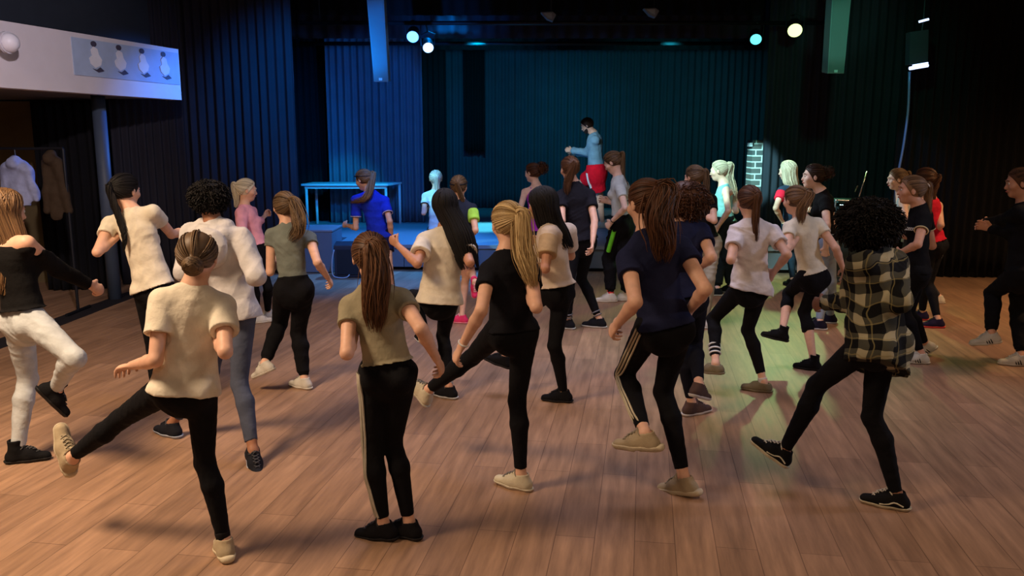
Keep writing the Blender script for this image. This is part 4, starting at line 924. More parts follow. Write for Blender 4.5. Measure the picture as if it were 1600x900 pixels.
        rad = np.tile(.0052 * np.interp(np.linspace(0, 1, M), [0, .1, .8, 1], [.6, 1, .9, .25]), (n, 1)); addm(*strands(Pth, rad))
    if st == 'curly':
        R3 = np.array(sp.get('curl', (.12, .12, .11))); cc = np.array(sp.get('cc', (0, -.03, .03)))
        fh.ell(hl_(cc), R3 * hk * .80, HR, .02); 
        fh.plane(hl_((0, .060, .030)), nrm(np.array([0, .9, -.42])) @ HR)
        n = int(sp.get('nstr', 900) * 2.0); M = 14; dirs = rg.normal(size=(n, 3)); dirs /= np.linalg.norm(dirs, axis=1, keepdims=True); dirs = dirs[dirs[:, 1] < .35 + .7 * np.clip(dirs[:, 2], 0, 1)]
        n = len(dirs); t = np.linspace(0, 1, M)[None, :, None]; e1 = np.cross(dirs, [0.1, .2, 1.]); e1 /= np.linalg.norm(e1, axis=1, keepdims=True); e2 = np.cross(dirs, e1); ph = rg.uniform(0, 6, n)[:, None, None]; fq = rg.uniform(9, 16, n)[:, None, None]; am = rg.uniform(.004, .009, n)[:, None, None]
        L = rg.uniform(.85, 1.06, n)[:, None, None]
        Pl = cc + dirs[:, None] * R3 * (.58 + (L - .58) * t) + am * (np.cos(ph + t * fq) * e1[:, None] + np.sin(ph + t * fq) * e2[:, None]) - np.array([0, 0, 1]) * .02 * t ** 2
        addm(*strands(loc(Pl), np.full((n, M), .0030)))
    V, Q = fh.mesh(1); addm(V, Q)
    ho = link('hair', mesh_np('hair', np.vstack(Vs), np.vstack(Qs)), hm, root)
    for nm, (V, Q), col in extra: link(nm, mesh_np(nm, V, Q), base_mat('tie_%d_%d_%d' % col, srgb(*col), .7), ho)
    if sp.get('band'):
        w_ = sp.get('bandw', .007); a = np.linspace(0, 2 * math.pi, 30); bd = np.stack([np.sin(a) * (r[0] + .013), np.cos(a) * (r[1] + .013) + c[1], c[2] + .018 + .030 * np.cos(a)], -1)
        bd = loc(bd)[None]; link('headband', mesh_np('headband', *strands(bd, np.full(bd.shape[:2], w_), 6)), base_mat('band_%d_%d_%d' % sp['band'], srgb(*sp['band']), .6), ho)
    if sp.get('beard'):
        fb = Field(Hc_ - .2, Hc_ + .2, .006); fb.ell(hl_((0, .028, -.040)), np.array((.060, .066, .076)) * hk, HR, 0); fb.ell(hl_((0, .052, -.088)), np.array((.030, .030, .024)) * hk, HR, .02)
        fb.plane(hl_((0, .03, -.040)), nrm(np.array([0, .5, 1])) @ HR); fb.plane(hl_((0, -.005, 0)), nrm(np.array([0, -1, 0])) @ HR); link('beard', mesh_np('beard', *fb.mesh(1)), hm, root)
# ------------------------------------------------------------------ the dancers, each posed from her own joints
BLK = (16, 16, 20); BEIGE_SHOE = ('chunky', (176, 160, 132), (205, 192, 164), (150, 138, 115)); WHT = ('low', (206, 202, 192), (214, 210, 200), (196, 192, 184)); BKS = ('low', (24, 24, 28), (30, 30, 34), (50, 50, 54)); BKW = ('low', (26, 27, 34), (205, 208, 212), (60, 60, 66))
def plaid():
    m = base_mat('plaid_flannel', srgb(60, 60, 55), .9, spec=.1); N, L, b = nodes(m); tc = N.new('ShaderNodeTexCoord'); mp = N.new('ShaderNodeMapping'); mp.inputs['Rotation'].default_value = (0, math.radians(6), math.radians(28)); L.new(tc.outputs['Object'], mp.inputs[0])
    nz = N.new('ShaderNodeTexNoise'); nz.inputs['Scale'].default_value = 4.5; L.new(mp.outputs[0], nz.inputs['Vector']); va = N.new('ShaderNodeVectorMath'); va.operation = 'MULTIPLY_ADD'; L.new(nz.outputs['Color'], va.inputs[0]); va.inputs[1].default_value = (.14, .14, .14); L.new(mp.outputs[0], va.inputs[2]); sp = N.new('ShaderNodeSeparateXYZ'); L.new(va.outputs[0], sp.inputs[0])
    def band(out, per, duty, off):
        a = N.new('ShaderNodeMath'); a.operation = 'MULTIPLY_ADD'; L.new(out, a.inputs[0]); a.inputs[1].default_value = 1 / per; a.inputs[2].default_value = off
        f = N.new('ShaderNodeMath'); f.operation = 'FRACT'; L.new(a.outputs[0], f.inputs[0]); c = N.new('ShaderNodeMath'); c.operation = 'LESS_THAN'; L.new(f.outputs[0], c.inputs[0]); c.inputs[1].default_value = duty; return c.outputs[0]
    def add(a, b_):
        s = N.new('ShaderNodeMath'); s.operation = 'ADD'
        for i, x in enumerate((a, b_)):
            if isinstance(x, float): s.inputs[i].default_value = x
            else: L.new(x, s.inputs[i])
        return s.outputs[0]
    def mul(a, k_):
        s = N.new('ShaderNodeMath'); s.operation = 'MULTIPLY'; L.new(a, s.inputs[0])
        if isinstance(k_, float): s.inputs[1].default_value = k_
        else: L.new(k_, s.inputs[1])
        return s.outputs[0]
    X = band(sp.outputs[0], .105, .42, .2); Z = band(sp.outputs[2], .092, .42, .1); y2 = band(sp.outputs[0], .098, .06, -.47 + .0); z2 = band(sp.outputs[2], .088, .07, -.45)
    v = add(add(mul(X, .36), mul(Z, .36)), 0.0); r = N.new('ShaderNodeValToRGB'); r.color_ramp.interpolation = 'CONSTANT'
    e = r.color_ramp.elements; e[0].position = 0; e[0].color = srgb(24, 25, 27); e[1].position = .3; e[1].color = srgb(78, 78, 68); n = e.new(.6); n.color = srgb(176, 170, 142); L.new(v, r.inputs[0])
    mx = N.new('ShaderNodeMix'); mx.data_type = 'RGBA'; L.new(mul(add(y2, z2), .55), mx.inputs[0]); L.new(r.outputs[0], mx.inputs[6]); mx.inputs[7].default_value = srgb(150, 140, 96); L.new(mx.outputs[2], b.inputs['Base Color'])
    return m
CREAM = (226, 218, 200)
CAST = [
 dict(id='jeansgirl', label='person in black off-shoulder sweater and pale jeans at the far left edge', top=(8, 293), J=dict(head=(10, 330), neck=(14, 372), sl=(-26, 384), sr=(42, 380), el=(-62, 440), wl=(-50, 500), er=(90, 420), wr=(140, 445), pel=(38, 496), kl=(44, 592), gl=(30, 722), kr=(118, 560), ar=(88, 606)),
  yaw=30, hyaw=35, sg=dict(er='+', wr='+', kr='-', ar='+', kl='+'), fl=(70, 0), fr=(60, -55), hair='lbrown', hs='long', tail=[(8, 375, -.06), (4, 420, -.11), (0, 470, -.13)], spread=.6, az=115, skin='fair',
  top_=dict(kind='offshoulder', col=(18, 17, 18), inf=.022, hem=.10, sinf=.016, fold=.012), pants=('jeans', (186, 192, 196)), shoes=('high', (20, 20, 22), (24, 24, 26), (70, 70, 70)), handr=dict(curl=1.2)),
 dict(id='braidgirl', label='person in white t-shirt with long dark braid beside the grey column', top=(196, 272), Y=5.95, J=dict(head=(197, 298), neck=(207, 330), sl=(172, 350), sr=(239, 332), el=(152, 394), wl=(186, 368), er=(268, 366), wr=(306, 358), pel=(240, 448), kl=(240, 545), gl=(246, 632), kr=(268, 545), gr=(285, 622)),
  yaw=5, hyaw=25, sg=dict(el='-', wl='+', er='+', wr='+', kl='+'), hair='black', hs='braid', tie=(-.1, -.9, -.05), tail=[(188, 345, -.14), (194, 372, -.16), (193, 396, -.17)], thick=.026,
  top_=dict(kind='tee', col=CREAM, inf=.018, hem=-.02, sleeve=.42, flare=.012, rtilt=.1), pants=('leggings', BLK), shoes=BKS, handr=dict(curl=.2)),
 dict(id='bungirl', label='person in cream t-shirt kicking her left leg out, hair in low bun, nearest camera', top=(309, 365), J=dict(head=(309, 402), neck=(303, 449), sl=(254, 470), sr=(349, 478), el=(243, 563), wl=(206, 571), er=(352, 550), wr=(335, 520), pel=(289, 600), kl=(188, 655), al=(112, 714), kr=(320, 722), gr=(352, 868)),
  yaw=-18, hyaw=-8, hpitch=-14, sg=dict(el='-', wl='+', er='-', wr='+', kl='+', al='+', kr='+'), fr=(-28, -3), fl=(-50, 68), hair='mouse', hs='bun', tie=(.05, -.82, -.58), bunr=.041, bunout=.036,
  top_=dict(kind='tee', col=CREAM, inf=.024, hem=-.08, sleeve=.58, flare=.014, sfl=.008, rtilt=-.0), pants=('leggings', BLK), shoes=BEIGE_SHOE, handl=dict(curl=.35, n=(0, 0, -1)), shk=1.08, pend=.9, socks=[('r', .12, (30, 28, 30), 1)]),
 dict(id='hoodiegirl', label='person in pale grey hoodie and grey leggings with short dark curly hair', top=(328, 282), pd=.1, J=dict(head=(328, 316), neck=(335, 352), sl=(300, 366), sr=(378, 374), el=(288, 425), wl=(300, 380), er=(400, 432), wr=(388, 395), pel=(362, 482), kl=(330, 580), gl=(270, 682), kr=(374, 600), gr=(397, 726)),
  yaw=12, hyaw=-15, sg=dict(el='-', wl='+', er='-', wr='+', kl='+', kr='+'), fr=(150, -22), fl=(-60, 0), hair='black', hs='curly', curl=(.125, .105, .105), cc=(0, -.03, .045), nstr=900, skin='brown',
  top_=dict(kind='hoodie', col=(196, 194, 196), inf=.034, hem=-.14, sinf=.024, flare=.02, fold=.014), pants=('leggings', (74, 80, 98)), shoes=('low', (30, 32, 40), (170, 180, 200), (60, 60, 66)), pend=.86, bl=1.0),
 dict(id='pinkgirl', label='person in pink sweatshirt and black leggings with blonde ponytail', top=(386, 279), J=dict(head=(386, 297), neck=(382, 322), sr=(377, 333), sl=(392, 331), er=(378, 368), wr=(396, 398), el=(400, 352), wl=(413, 338), pel=(402, 386), kr=(397, 446), gr=(402, 505), kl=(419, 450), gl=(419, 498)),
  yaw=55, hyaw=70, sg=dict(er='-', wr='+', el='+', wl='+', kl='+', kr='-'), fl=(60, 0), fr=(60, 0), hair='pale', hs='pony', tie=(0, -.95, .1), tail=[(370, 310, -.03), (368, 325, -.04)], thick=.03, face=1,
  top_=dict(kind='sweat', col=(238, 168, 186), inf=.028, hem=.04, sinf=.02, cuff=.5), pants=('leggings', BLK), shoes=WHT, handl=dict(curl=1.0)),
 dict(id='greytee', label='person in grey-green t-shirt and black sweatpants, brown hair over one shoulder', top=(446, 300), J=dict(head=(445, 324), neck=(449, 352), sl=(424, 368), sr=(484, 372), el=(422, 425), wl=(432, 400), er=(496, 410), wr=(512, 434), pel=(459, 450), kl=(437, 506), al=(413, 568), kr=(466, 520), gr=(476, 607)),
  yaw=-5, hyaw=-25, hroll=0, sg=dict(el='-', wl='+', er='-', wr='+', kl='+', al='-', kr='+'), fr=(-60, 0), fl=(-70, -25), hair='mouse', hs='pony', tie=(.45, -.85, .1), tail=[(466, 338, -.12), (466, 360, -.15), (452, 376, -.15)], thick=.055, nstr=190,
  top_=dict(kind='tee', col=(120, 128, 122), inf=.012, hem=.16, sleeve=.30, fold=.012), pants=('sweats', BLK), shoes=WHT, handr=dict(curl=.5)),
 dict(id='bluetee', label='person in royal blue t-shirt before the white table, long hair swinging left', top=(568, 263), Y=9.5, J=dict(head=(568, 281), neck=(578, 300), sl=(556, 312), sr=(601, 314), el=(556, 356), wl=(542, 352), er=(609, 346), wr=(612, 375), pel=(592, 368), kl=(590, 420), gl=(592, 478), kr=(608, 418), gr=(612, 474)),
  yaw=-15, hyaw=-60, hpitch=-18, sg=dict(el='-', wl='+'), hair='lbrown', hs='pony', tie=(.35, -.85, .1), tail=[(577, 300, -.12), (566, 312, -.15), (546, 316, -.10)], thick=.035, face=1, band=(20, 20, 24),
  top_=dict(kind='tee', col=(28, 52, 190), inf=.022, hem=-.08, sleeve=.6, trim=(200, 190, 210)), pants=('shorts', (20, 26, 70)), short=-.5, shoes=BKS),
 dict(id='olivetee', label='person in olive t-shirt with long brown ponytail and three-stripe leggings, nearest in the middle', top=(580, 363), J=dict(head=(579, 402), neck=(584, 448), sl=(547, 478), sr=(628, 468), el=(542, 552), wl=(556, 515), er=(658, 514), wr=(682, 560), pel=(606, 578), kl=(583, 700), gl=(600, 842), kr=(613, 692), gr=(640, 840)),
  yaw=8, hyaw=-12, sg=dict(el='-', wl='+', er='-', wr='+', kl='+', kr='+'), fl=(-75, -4), fr=(-65, 0), hair='brown', stback=1.5, hs='pony', tie=(.1, -.95, .22), tail=[(588, 425, -.15), (586, 475, -.17), (586, 520, -.16)], thick=.066, nstr=260, tiecol=(120, 92, 66),
  top_=dict(kind='tee', col=(150, 142, 118), inf=.014, hem=.10, sleeve=.42, sfl=.006), pants=('leggings', BLK), shoes=BKS, stripes=[('l', 3, .0056, (205, 200, 185))], handr=dict(curl=.5), pend=.9),
 dict(id='longblack', label='person in cream t-shirt with very long black hair, left fist raised', top=(697, 293), J=dict(head=(696, 322), neck=(696, 358), sl=(663, 376), sr=(724, 374), el=(652, 412), wl=(622, 384), er=(734, 410), wr=(722, 390), pel=(687, 466), kl=(645, 462), al=(664, 520), kr=(692, 524), gr=(702, 622)),
  yaw=-12, hyaw=-5, hroll=-6, sg=dict(el='-', wl='+', er='-', wr='+', kl='+', al='-', kr='+'), fr=(-60, 0), fl=(-30, 0), hair='black', hs='long', tail=[(706, 345, -.10), (722, 385, -.17), (738, 432, -.20)], spread=1.15, nstr=380, skin='tan', az=135,
  top_=dict(kind='tee', col=CREAM, inf=.030, hem=-.06, sleeve=.62, flare=.022, sfl=.014, round=1), pants=('leggings', BLK), shoes=('low', (24, 24, 28), (205, 208, 212), (60, 60, 66)), handl=dict(curl=1.35), socks=[('r', .16, (190, 190, 190), 1)], pend=.88),
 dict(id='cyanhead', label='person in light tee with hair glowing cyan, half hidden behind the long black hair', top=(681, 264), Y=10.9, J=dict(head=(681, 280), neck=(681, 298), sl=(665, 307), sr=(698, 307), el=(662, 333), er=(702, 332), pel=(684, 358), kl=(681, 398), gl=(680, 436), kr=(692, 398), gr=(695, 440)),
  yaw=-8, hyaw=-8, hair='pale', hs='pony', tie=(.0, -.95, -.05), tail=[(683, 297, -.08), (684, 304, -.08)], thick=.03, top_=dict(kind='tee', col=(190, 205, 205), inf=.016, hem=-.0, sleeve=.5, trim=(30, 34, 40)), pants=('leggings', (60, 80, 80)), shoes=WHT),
 dict(id='neongirl', label='person in dark top with neon yellow-green sleeves, pink shoes and a headband', top=(717, 277), J=dict(head=(717, 292), neck=(719, 314), sl=(703, 324), sr=(738, 326), el=(699, 358), er=(743, 360), wr=(730, 372), pel=(724, 386), kl=(728, 432), gl=(722, 505), kr=(735, 425), ar=(742, 440)),
  yaw=12, hyaw=10, sg=dict(er='-', wr='+', kr='+', ar='-'), fl=(-75, 0), fr=(170, -70), hair='mouse', hs='pony', tie=(.1, -.95, .05), tail=[(722, 310, -.09), (724, 318, -.09)], thick=.022, band=(24, 24, 30), bandw=.010,
  top_=dict(kind='tee', col=(38, 44, 62), inf=.016, hem=-.05, sleeve=.55, sleevecol=(170, 230, 90)), pants=('shorts', (20, 22, 30)), short=-.6, shoes=('low', (232, 60, 110), (240, 150, 170), (240, 200, 210)), group='girls dancing on the hall floor'),
 dict(id='blondeblack', label='person in black t-shirt with long straight blonde ponytail, kicking her left leg', top=(797, 321), J=dict(head=(793, 350), neck=(793, 395), sl=(764, 424), sr=(828, 422), el=(752, 485), wl=(722, 540), er=(838, 480), wr=(822, 450), pel=(800, 512), kl=(738, 558), al=(668, 610), kr=(808, 626), gr=(814, 764)),
  yaw=-18, hyaw=-20, sg=dict(el='-', wl='+', er='-', wr='+', kl='+', al='+', kr='+'), fl=(-60, 45), fr=(-62, 2), hair='blonde', hs='pony', tie=(.3, -.9, .14), tail=[(818, 385, -.14), (826, 420, -.16), (834, 450, -.15)], thick=.050, nstr=230, tiecol=(180, 140, 90),
  top_=dict(kind='tee', col=(20, 20, 26), inf=.016, hem=-.04, sleeve=.45, sfl=.006), pants=('leggings', BLK), shoes=('low', (205, 196, 172), (212, 206, 188), (120, 112, 100)), handl=dict(curl=.45), bracelet=[('l', (215, 215, 215))], pend=.90),
 dict(id='beigetee', label='person in two-tone beige t-shirt with long black hair, face turned left', top=(849, 295), J=dict(head=(847, 319), neck=(858, 350), sl=(858, 366), sr=(890, 362), el=(852, 420), wl=(828, 414), er=(892, 400), pel=(870, 452), kl=(826, 478), al=(789, 557), kr=(866, 540), gr=(880, 628)),
  yaw=-52, hyaw=-68, sg=dict(el='-', wl='+', er='+', kl='+', al='+', kr='+'), fr=(-78, 0), fl=(-70, 15), hair='black', hs='long', tail=[(868, 345, -.02), (884, 370, -.04), (895, 396, -.05)], spread=1.0, nstr=340, skin='tan', face=1,
  top_=dict(kind='tee', col=(214, 196, 176), inf=.028, hem=.06, sleeve=.62, sleevecol=(186, 158, 118), sleeves='l', flare=.014), pants=('leggings', BLK), shoes=('low', (18, 18, 22), (26, 26, 30), (40, 40, 40)), pend=.97),
 dict(id='purplegirl', label='person in purple tank top with tousled updo, arms bare, before the stage', top=(832, 252), Y=10.4, J=dict(head=(832, 270), neck=(838, 290), sl=(820, 300), sr=(853, 297), el=(812, 330), wl=(822, 352), er=(858, 330), pel=(840, 362), kl=(838, 405), gl=(836, 448), kr=(852, 405), gr=(856, 452)),
  yaw=-10, hyaw=-55, hair='auburn', hs='bun', tie=(.35, -.9, .15), bunr=.058, fluffy=1, skin='pale', face=1, top_=dict(kind='tank', col=(168, 60, 190), inf=.010, hem=.02), pants=('leggings', (30, 34, 60)), shoes=BKS),
 dict(id='blacktee', label='person in loose black t-shirt with long straight ponytail and striped dark socks', top=(890, 247), J=dict(head=(890, 264), neck=(896, 288), sl=(882, 304), sr=(921, 305), el=(878, 345), er=(929, 345), wr=(926, 378), pel=(908, 374), kl=(890, 440), gl=(887, 514), kr=(908, 436), gr=(936, 512)),
  yaw=-12, hyaw=-22, sg=dict(er='-', wr='-', kr='+', kl='+'), fl=(-70, 0), fr=(-70, 0), hair='brown', hs='pony', tie=(-.1, -.95, .1), tail=[(887, 285, -.12), (886, 306, -.13)], thick=.036,
  top_=dict(kind='tee', col=(28, 28, 36), inf=.024, hem=-.02, sleeve=.5, flare=.014), pants=('leggings', BLK), shoes=BKW, socks=[('r', .10, (120, 120, 128), 2), ('l', .10, (120, 120, 128), 2)], pend=.88),
 dict(id='teacher', label='person with beard in blue long-sleeved shirt and red shorts dancing on the stage', group=None, male=1, z0=.38, top=(918, 183), h=1.84, Y=14.1, J=dict(head=(917, 196), neck=(928, 208), sl=(930, 219), sr=(934, 218), el=(917, 238), wl=(894, 235), er=(920, 240), wr=(902, 240), pel=(932, 266), kl=(937, 306), gl=(941, 356), kr=(910, 285), ar=(921, 318)),
  yaw=-65, hyaw=-80, hpitch=-25, sg=dict(el='+', wl='+', er='+', wr='+', kr='+', ar='+', kl='-'), fl=(-85, 0), fr=(-80, 0), hair='dbrown', pinf=.030, hs='short', beard=1, face=1, skin='fair', vox=.009,
  top_=dict(kind='sweat', col=(120, 160, 182), inf=.010, hem=.02, sinf=.006, cuff=.88, fold=.008), pants=('shorts', (226, 22, 44)), short=-.22, waist=.16, stripes=[('l', 1, .022, (228, 228, 232))], st0=-.05, st1=.55, stback=-1.1, shoes=WHT, handl=dict(curl=.9), wide=1.04),
 dict(id='greenstripe', label='person in pale t-shirt and black sweatpants with a neon green stripe, looking down', top=(957, 238), J=dict(head=(957, 254), neck=(966, 276), sl=(969, 294), sr=(975, 290), el=(977, 325), wl=(956, 346), pel=(971, 350), kl=(951, 404), gl=(954, 472), kr=(976, 412), gr=(979, 470)),
  yaw=-62, hyaw=-68, hpitch=-30, sg=dict(el='-', wl='+', kl='+', kr='+'), fl=(-90, 0), fr=(-80, 0), hair='mouse', hs='pony', tie=(.05,-.95,.0), tail=[(972, 276, -.03), (982, 290, -.04)], thick=.028, face=1, skin='pale',
  top_=dict(kind='tee', col=(200, 210, 214), inf=.018, hem=.14, sleeve=.5), pants=('baggy', BLK), stripes=[('l', 1, .026, (120, 235, 60))], st0=.08, st1=.72, stback=.0, shoes=WHT, bracelet=[('l', (20, 20, 24))], socks=[('l', .14, (225, 70, 70), 1)]),
 dict(id='navypony', label='person in navy t-shirt with thick brown ponytail and striped leggings, nearest at right of middle', top=(1010, 277), J=dict(head=(1008, 318), neck=(1012, 362), sl=(990, 398), sr=(1064, 386), el=(993, 472), wl=(965, 506), er=(1102, 452), wr=(1076, 486), pel=(1038, 506), kl=(975, 585), al=(1008, 678), kr=(1036, 612), gr=(1068, 772)),
  yaw=-12, hyaw=-30, hpitch=-12, sg=dict(el='-', wl='+', er='-', wr='+', kl='+', al='-', kr='+'), fl=(-65, -6), fr=(-48, -12), hair='auburn', stback=1.0, hs='pony', tie=(.2, -.95, .22), tail=[(1030, 335, -.14), (1036, 375, -.16), (1036, 412, -.16)], thick=.074, nstr=280,
  top_=dict(kind='tee', col=(30, 34, 62), inf=.020, hem=-.02, sleeve=.42, sfl=.010), pants=('leggings', BLK), stripes=[('l', 3, .0056, (200, 190, 165))], shoes=BEIGE_SHOE, handl=dict(curl=.6), pend=.88),
 dict(id='curlynavy', label='person in navy t-shirt with frizzy auburn hair, behind the thick ponytail', top=(1066, 278), pd=-.05, J=dict(head=(1066, 312), neck=(1066, 350), sl=(1044, 362), sr=(1096, 362), er=(1112, 402), wr=(1092, 418), el=(1036, 400), pel=(1072, 462), kl=(1066, 548), gl=(1080, 648), kr=(1086, 540), ar=(1092, 602)),
  yaw=-10, hyaw=-10, sg=dict(er='-', wr='+', kl='+', kr='+', ar='-'), fl=(60, 0), fr=(40, -20), hair='auburn', hs='curly', curl=(.145, .13, .135), cc=(.03, -.035, .0), nstr=800,
  top_=dict(kind='tee', col=(32, 38, 72), inf=.024, hem=.0, sleeve=.5), pants=('leggings', (20, 22, 34)), shoes=('low', (84, 66, 62), (205, 200, 196), (120, 100, 96)), pend=.88),
 dict(id='beigepants', label='person in black top and beige trousers with a long light ponytail', top=(1084, 263), J=dict(head=(1084, 277), neck=(1092, 298), sl=(1080, 310), sr=(1112, 312), el=(1078, 345), er=(1116, 345), pel=(1104, 376), kl=(1098, 436), gl=(1090, 500), kr=(1108, 436), gr=(1100, 512)),
  yaw=-22, hyaw=-40, hair='mouse', hs='pony', tie=(.15, -.9, .1), tail=[(1104, 298, -.08), (1116, 318, -.09)], thick=.028, tiecol=(20, 20, 20),
  top_=dict(kind='tee', col=(20, 20, 24), inf=.014, hem=.06, sleeve=.5), pants=('sweats', (170, 164, 146)), shoes=WHT),
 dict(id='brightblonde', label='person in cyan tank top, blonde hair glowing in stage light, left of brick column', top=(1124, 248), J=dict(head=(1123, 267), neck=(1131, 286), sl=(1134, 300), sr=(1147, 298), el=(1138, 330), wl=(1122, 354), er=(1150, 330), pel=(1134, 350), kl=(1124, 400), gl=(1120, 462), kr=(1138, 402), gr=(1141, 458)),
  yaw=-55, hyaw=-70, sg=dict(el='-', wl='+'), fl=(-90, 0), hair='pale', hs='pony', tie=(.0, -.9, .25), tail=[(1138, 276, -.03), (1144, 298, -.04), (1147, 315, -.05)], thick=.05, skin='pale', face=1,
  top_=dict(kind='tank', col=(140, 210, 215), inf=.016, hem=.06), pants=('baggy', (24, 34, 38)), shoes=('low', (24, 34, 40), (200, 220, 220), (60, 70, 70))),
 dict(id='whitetee', label='person in loose white t-shirt with thin brown ponytail, left knee lifted, striped socks', top=(1170, 293), J=dict(head=(1170, 315), neck=(1174, 344), sl=(1150, 362), sr=(1206, 362), el=(1142, 406), wl=(1150, 380), er=(1230, 398), wr=(1210, 424), pel=(1172, 448), kl=(1114, 498), al=(1118, 568), kr=(1168, 516), gr=(1192, 612)),
  yaw=-10, hyaw=-5, sg=dict(el='-', wl='+', er='-', wr='+', kl='+', al='-', kr='+'), fr=(-68, 0), fl=(-40, -8), hair='brown', hs='pony', tie=(.15, -.9, .1), tail=[(1180, 345, -.13), (1182, 378, -.14)], thick=.022,
  top_=dict(kind='tee', col=(222, 216, 220), inf=.026, hem=-.08, sleeve=.55, flare=.018, fold=.014, rtilt=-.22), pants=('leggings', BLK), shoes=('slip', (120, 110, 88), (130, 120, 98), (120, 110, 88)), pend=.84, socks=[('r', .08, (220, 215, 210), 1), ('l', .22, (225, 225, 225), 3)]),
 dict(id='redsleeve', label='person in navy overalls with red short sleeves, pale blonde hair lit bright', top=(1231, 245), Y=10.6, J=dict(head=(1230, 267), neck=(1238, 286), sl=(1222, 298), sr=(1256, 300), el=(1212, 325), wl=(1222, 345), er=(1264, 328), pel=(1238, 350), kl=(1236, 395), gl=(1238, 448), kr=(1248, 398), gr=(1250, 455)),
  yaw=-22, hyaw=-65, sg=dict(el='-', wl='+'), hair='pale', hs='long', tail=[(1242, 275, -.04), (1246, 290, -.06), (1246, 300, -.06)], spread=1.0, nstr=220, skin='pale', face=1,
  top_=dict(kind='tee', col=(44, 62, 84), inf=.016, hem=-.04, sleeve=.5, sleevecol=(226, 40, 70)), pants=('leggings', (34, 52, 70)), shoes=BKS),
 dict(id='whiteblonde', label='person in fitted white t-shirt and black capri leggings with a blonde-brown ponytail', top=(1243, 293), J=dict(head=(1242, 313), neck=(1250, 340), sl=(1233, 356), sr=(1278, 350), el=(1230, 390), wl=(1246, 372), er=(1306, 388), wr=(1317, 420), pel=(1270, 430), kl=(1232, 458), al=(1222, 518), kr=(1256, 488), gr=(1270, 578)),
  yaw=-20, hyaw=-28, sg=dict(el='-', wl='+', er='-', wr='+', kl='+', al='-', kr='+'), fr=(-65, 0), fl=(-75, 10), hair='lbrown', hs='pony', tie=(.2, -.95, .15), tail=[(1254, 325, -.10), (1250, 352, -.11)], thick=.042,
  top_=dict(kind='tee', col=(224, 216, 196), inf=.014, hem=.05, sleeve=.42), pants=('capri', BLK), shoes=('high', (18, 18, 20), (22, 22, 24), (40, 40, 40))),
 dict(id='profilebun', label='person in black t-shirt seen in profile with full dark bun, right of red sleeves', top=(1270, 252), J=dict(head=(1270, 276), neck=(1283, 300), sl=(1289, 316), sr=(1293, 312), el=(1292, 352), wl=(1290, 386), pel=(1292, 378), kl=(1286, 436), gl=(1280, 515), kr=(1298, 440), gr=(1296, 505)),
  yaw=-68, hyaw=-85, hpitch=0, sg=dict(el='-', wl='+'), hair='dbrown', hs='bun', tie=(.0, -.96, .1), bunr=.052, fluffy=1, skin='pale', face=1, top_=dict(kind='tee', col=(16, 17, 20), inf=.016, hem=.02, sleeve=.45), pants=('jeans', (140, 156, 180)), shoes=('low', (30, 30, 50), (210, 215, 225), (60, 60, 66))),
 dict(id='plaidgirl', label='person in oversized black and cream plaid shirt with big dark curly hair, kicking forward', top=(1358, 309), J=dict(head=(1352, 350), neck=(1366, 394), sl=(1345, 410), sr=(1396, 412), el=(1330, 470), wl=(1288, 474), er=(1404, 470), wr=(1380, 480), pel=(1368, 530), kl=(1276, 602), al=(1226, 702), kr=(1362, 652), gr=(1398, 794)),
  yaw=-38, hyaw=-15, sg=dict(el='+', wl='+', er='-', wr='+', kl='+', al='+', kr='+'), fr=(-62, 0), fl=(-70, 32), hair='black', hs='curly', curl=(.165, .165, .135), cc=(0, -.02, .015), nstr=1500, skin='brown',
  top_=dict(kind='shirt', col=(90, 90, 80), mat=plaid(), inf=.040, hem=-.34, sinf=.026, flare=.026, fold=.016, tilt=-.1, rtilt=-.45), pants=('leggings', BLK), shoes=('low', (20, 20, 22), (196, 186, 160), (200, 190, 170), (205, 198, 176), 'wave'), pend=.98),
 dict(id='palegirl', label='person with pale lit profile and bare shoulder, behind the girl in printed black tee', top=(1402, 263), J=dict(head=(1401, 280), neck=(1408, 302), sl=(1411, 317), sr=(1420, 315), el=(1418, 350), wl=(1404, 362), pel=(1424, 376), kl=(1412, 425), gl=(1420, 482), kr=(1436, 430), gr=(1466, 474)),
  yaw=-60, hyaw=-80, hair='mouse', hs='pony', tie=(.05, -.9, .2), tail=[(1416, 296, -.02), (1418, 306, -.03)], thick=.024, skin='pale', face=1, top_=dict(kind='tank', col=(180, 190, 196), inf=.012, hem=.02), pants=('leggings', (60, 62, 70)), fl=(-85, 0), fr=(-80, 0), shoes=WHT),
 dict(id='printtee', label='person in black t-shirt with cream sleeve trim and white lettering, blonde ponytail', top=(1426, 275), J=dict(head=(1423, 297), neck=(1436, 322), sl=(1444, 342), sr=(1446, 336), el=(1434, 382), wl=(1408, 394), pel=(1434, 422), kl=(1412, 486), gl=(1438, 568), kr=(1420, 488), ar=(1446, 538)),
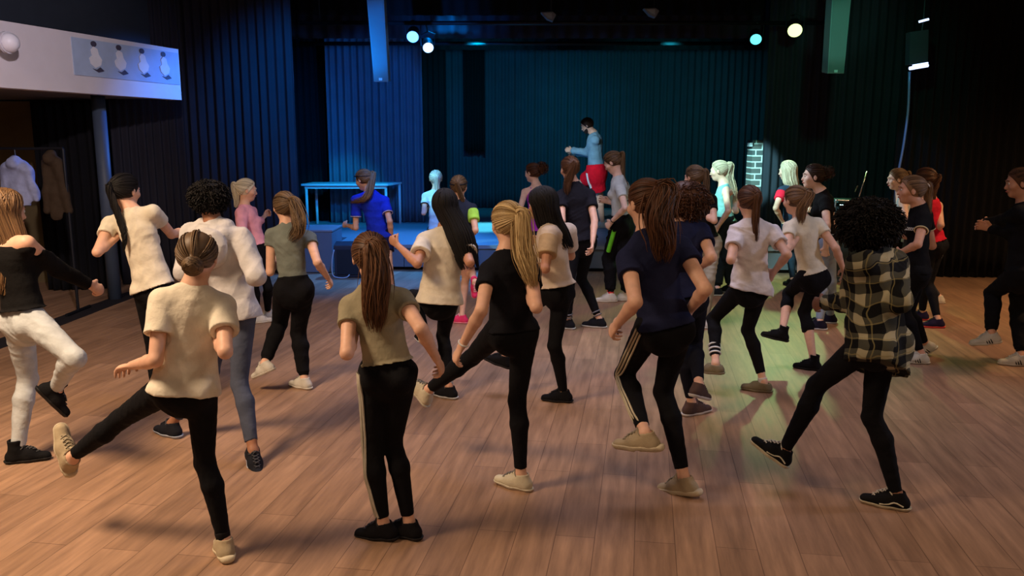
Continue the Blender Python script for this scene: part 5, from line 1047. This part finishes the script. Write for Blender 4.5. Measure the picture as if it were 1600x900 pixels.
  yaw=-58, hyaw=-78, hpitch=-2, sg=dict(el='-', wl='+', kl='+', kr='+', ar='+'), fl=(-78, 0), fr=(-78, -35), hair='lbrown', tiecol=(225, 220, 210), tier=.022, hs='pony', tie=(.05,-.95,.1), tail=[(1450, 312, -.02), (1453, 338, -.03)], thick=.028, face=1, skin='warm', 
  top_=dict(kind='tee', col=(16, 16, 20), inf=.014, hem=-.04, sleeve=.46, trim=(214, 196, 150), print=1), pants=('leggings', BLK), shoes=('low', (205, 200, 184), (208, 204, 190), (196, 192, 184), (22, 22, 26)), pend=.90),
 dict(id='redtop', label='person in red tank top with a long brown braid, behind the printed black tee', top=(1444, 263), J=dict(head=(1444, 281), neck=(1450, 304), sl=(1438, 320), sr=(1466, 322), el=(1436, 352), er=(1470, 352), wr=(1458, 368), pel=(1460, 378), kl=(1444, 440), gl=(1440, 500), kr=(1450, 444), gr=(1464, 512)),
  yaw=-35, hyaw=-45, hair='brown', hs='braid', tie=(.15, -.95, -.1), tail=[(1458, 312, -.09), (1466, 352, -.10)], thick=.022, top_=dict(kind='tank', col=(214, 36, 62), inf=.010, hem=.02), pants=('leggings', (24, 26, 34)), stripes=[('r', 1, .008, (220, 220, 220))], st0=0, st1=.35, fl=(-80, 0), fr=(-80, 0), shoes=('low', (40, 34, 66), (232, 80, 80), (60, 60, 66)), pend=.9),
 dict(id='rightgirl', label='person all in black lunging at the far right edge, left arm reaching forward', top=(1594, 264), J=dict(head=(1592, 286), neck=(1600, 316), sl=(1592, 334), sr=(1612, 330), el=(1566, 344), wl=(1542, 348), er=(1600, 375), pel=(1594, 424), kl=(1550, 458), al=(1549, 522), kr=(1590, 484), gr=(1594, 571)),
  yaw=-55, hyaw=-75, sg=dict(el='+', wl='+', kl='+', al='-', kr='+'), fl=(-80, -8), fr=(-80, 0), hair='brown', hs='pony', tie=(0, -.9, .2), tail=[(1612, 310, -.04), (1614, 335, -.05)], thick=.03, face=1, skin='warm',
  top_=dict(kind='sweat', col=(18, 18, 22), inf=.022, hem=.02, sinf=.016), pants=('sweats', BLK), shoes=('low', (196, 194, 188), (206, 204, 198), (190, 190, 190), (30, 30, 34)), handl=dict(curl=.9)),
]
for sp in CAST: person(sp)
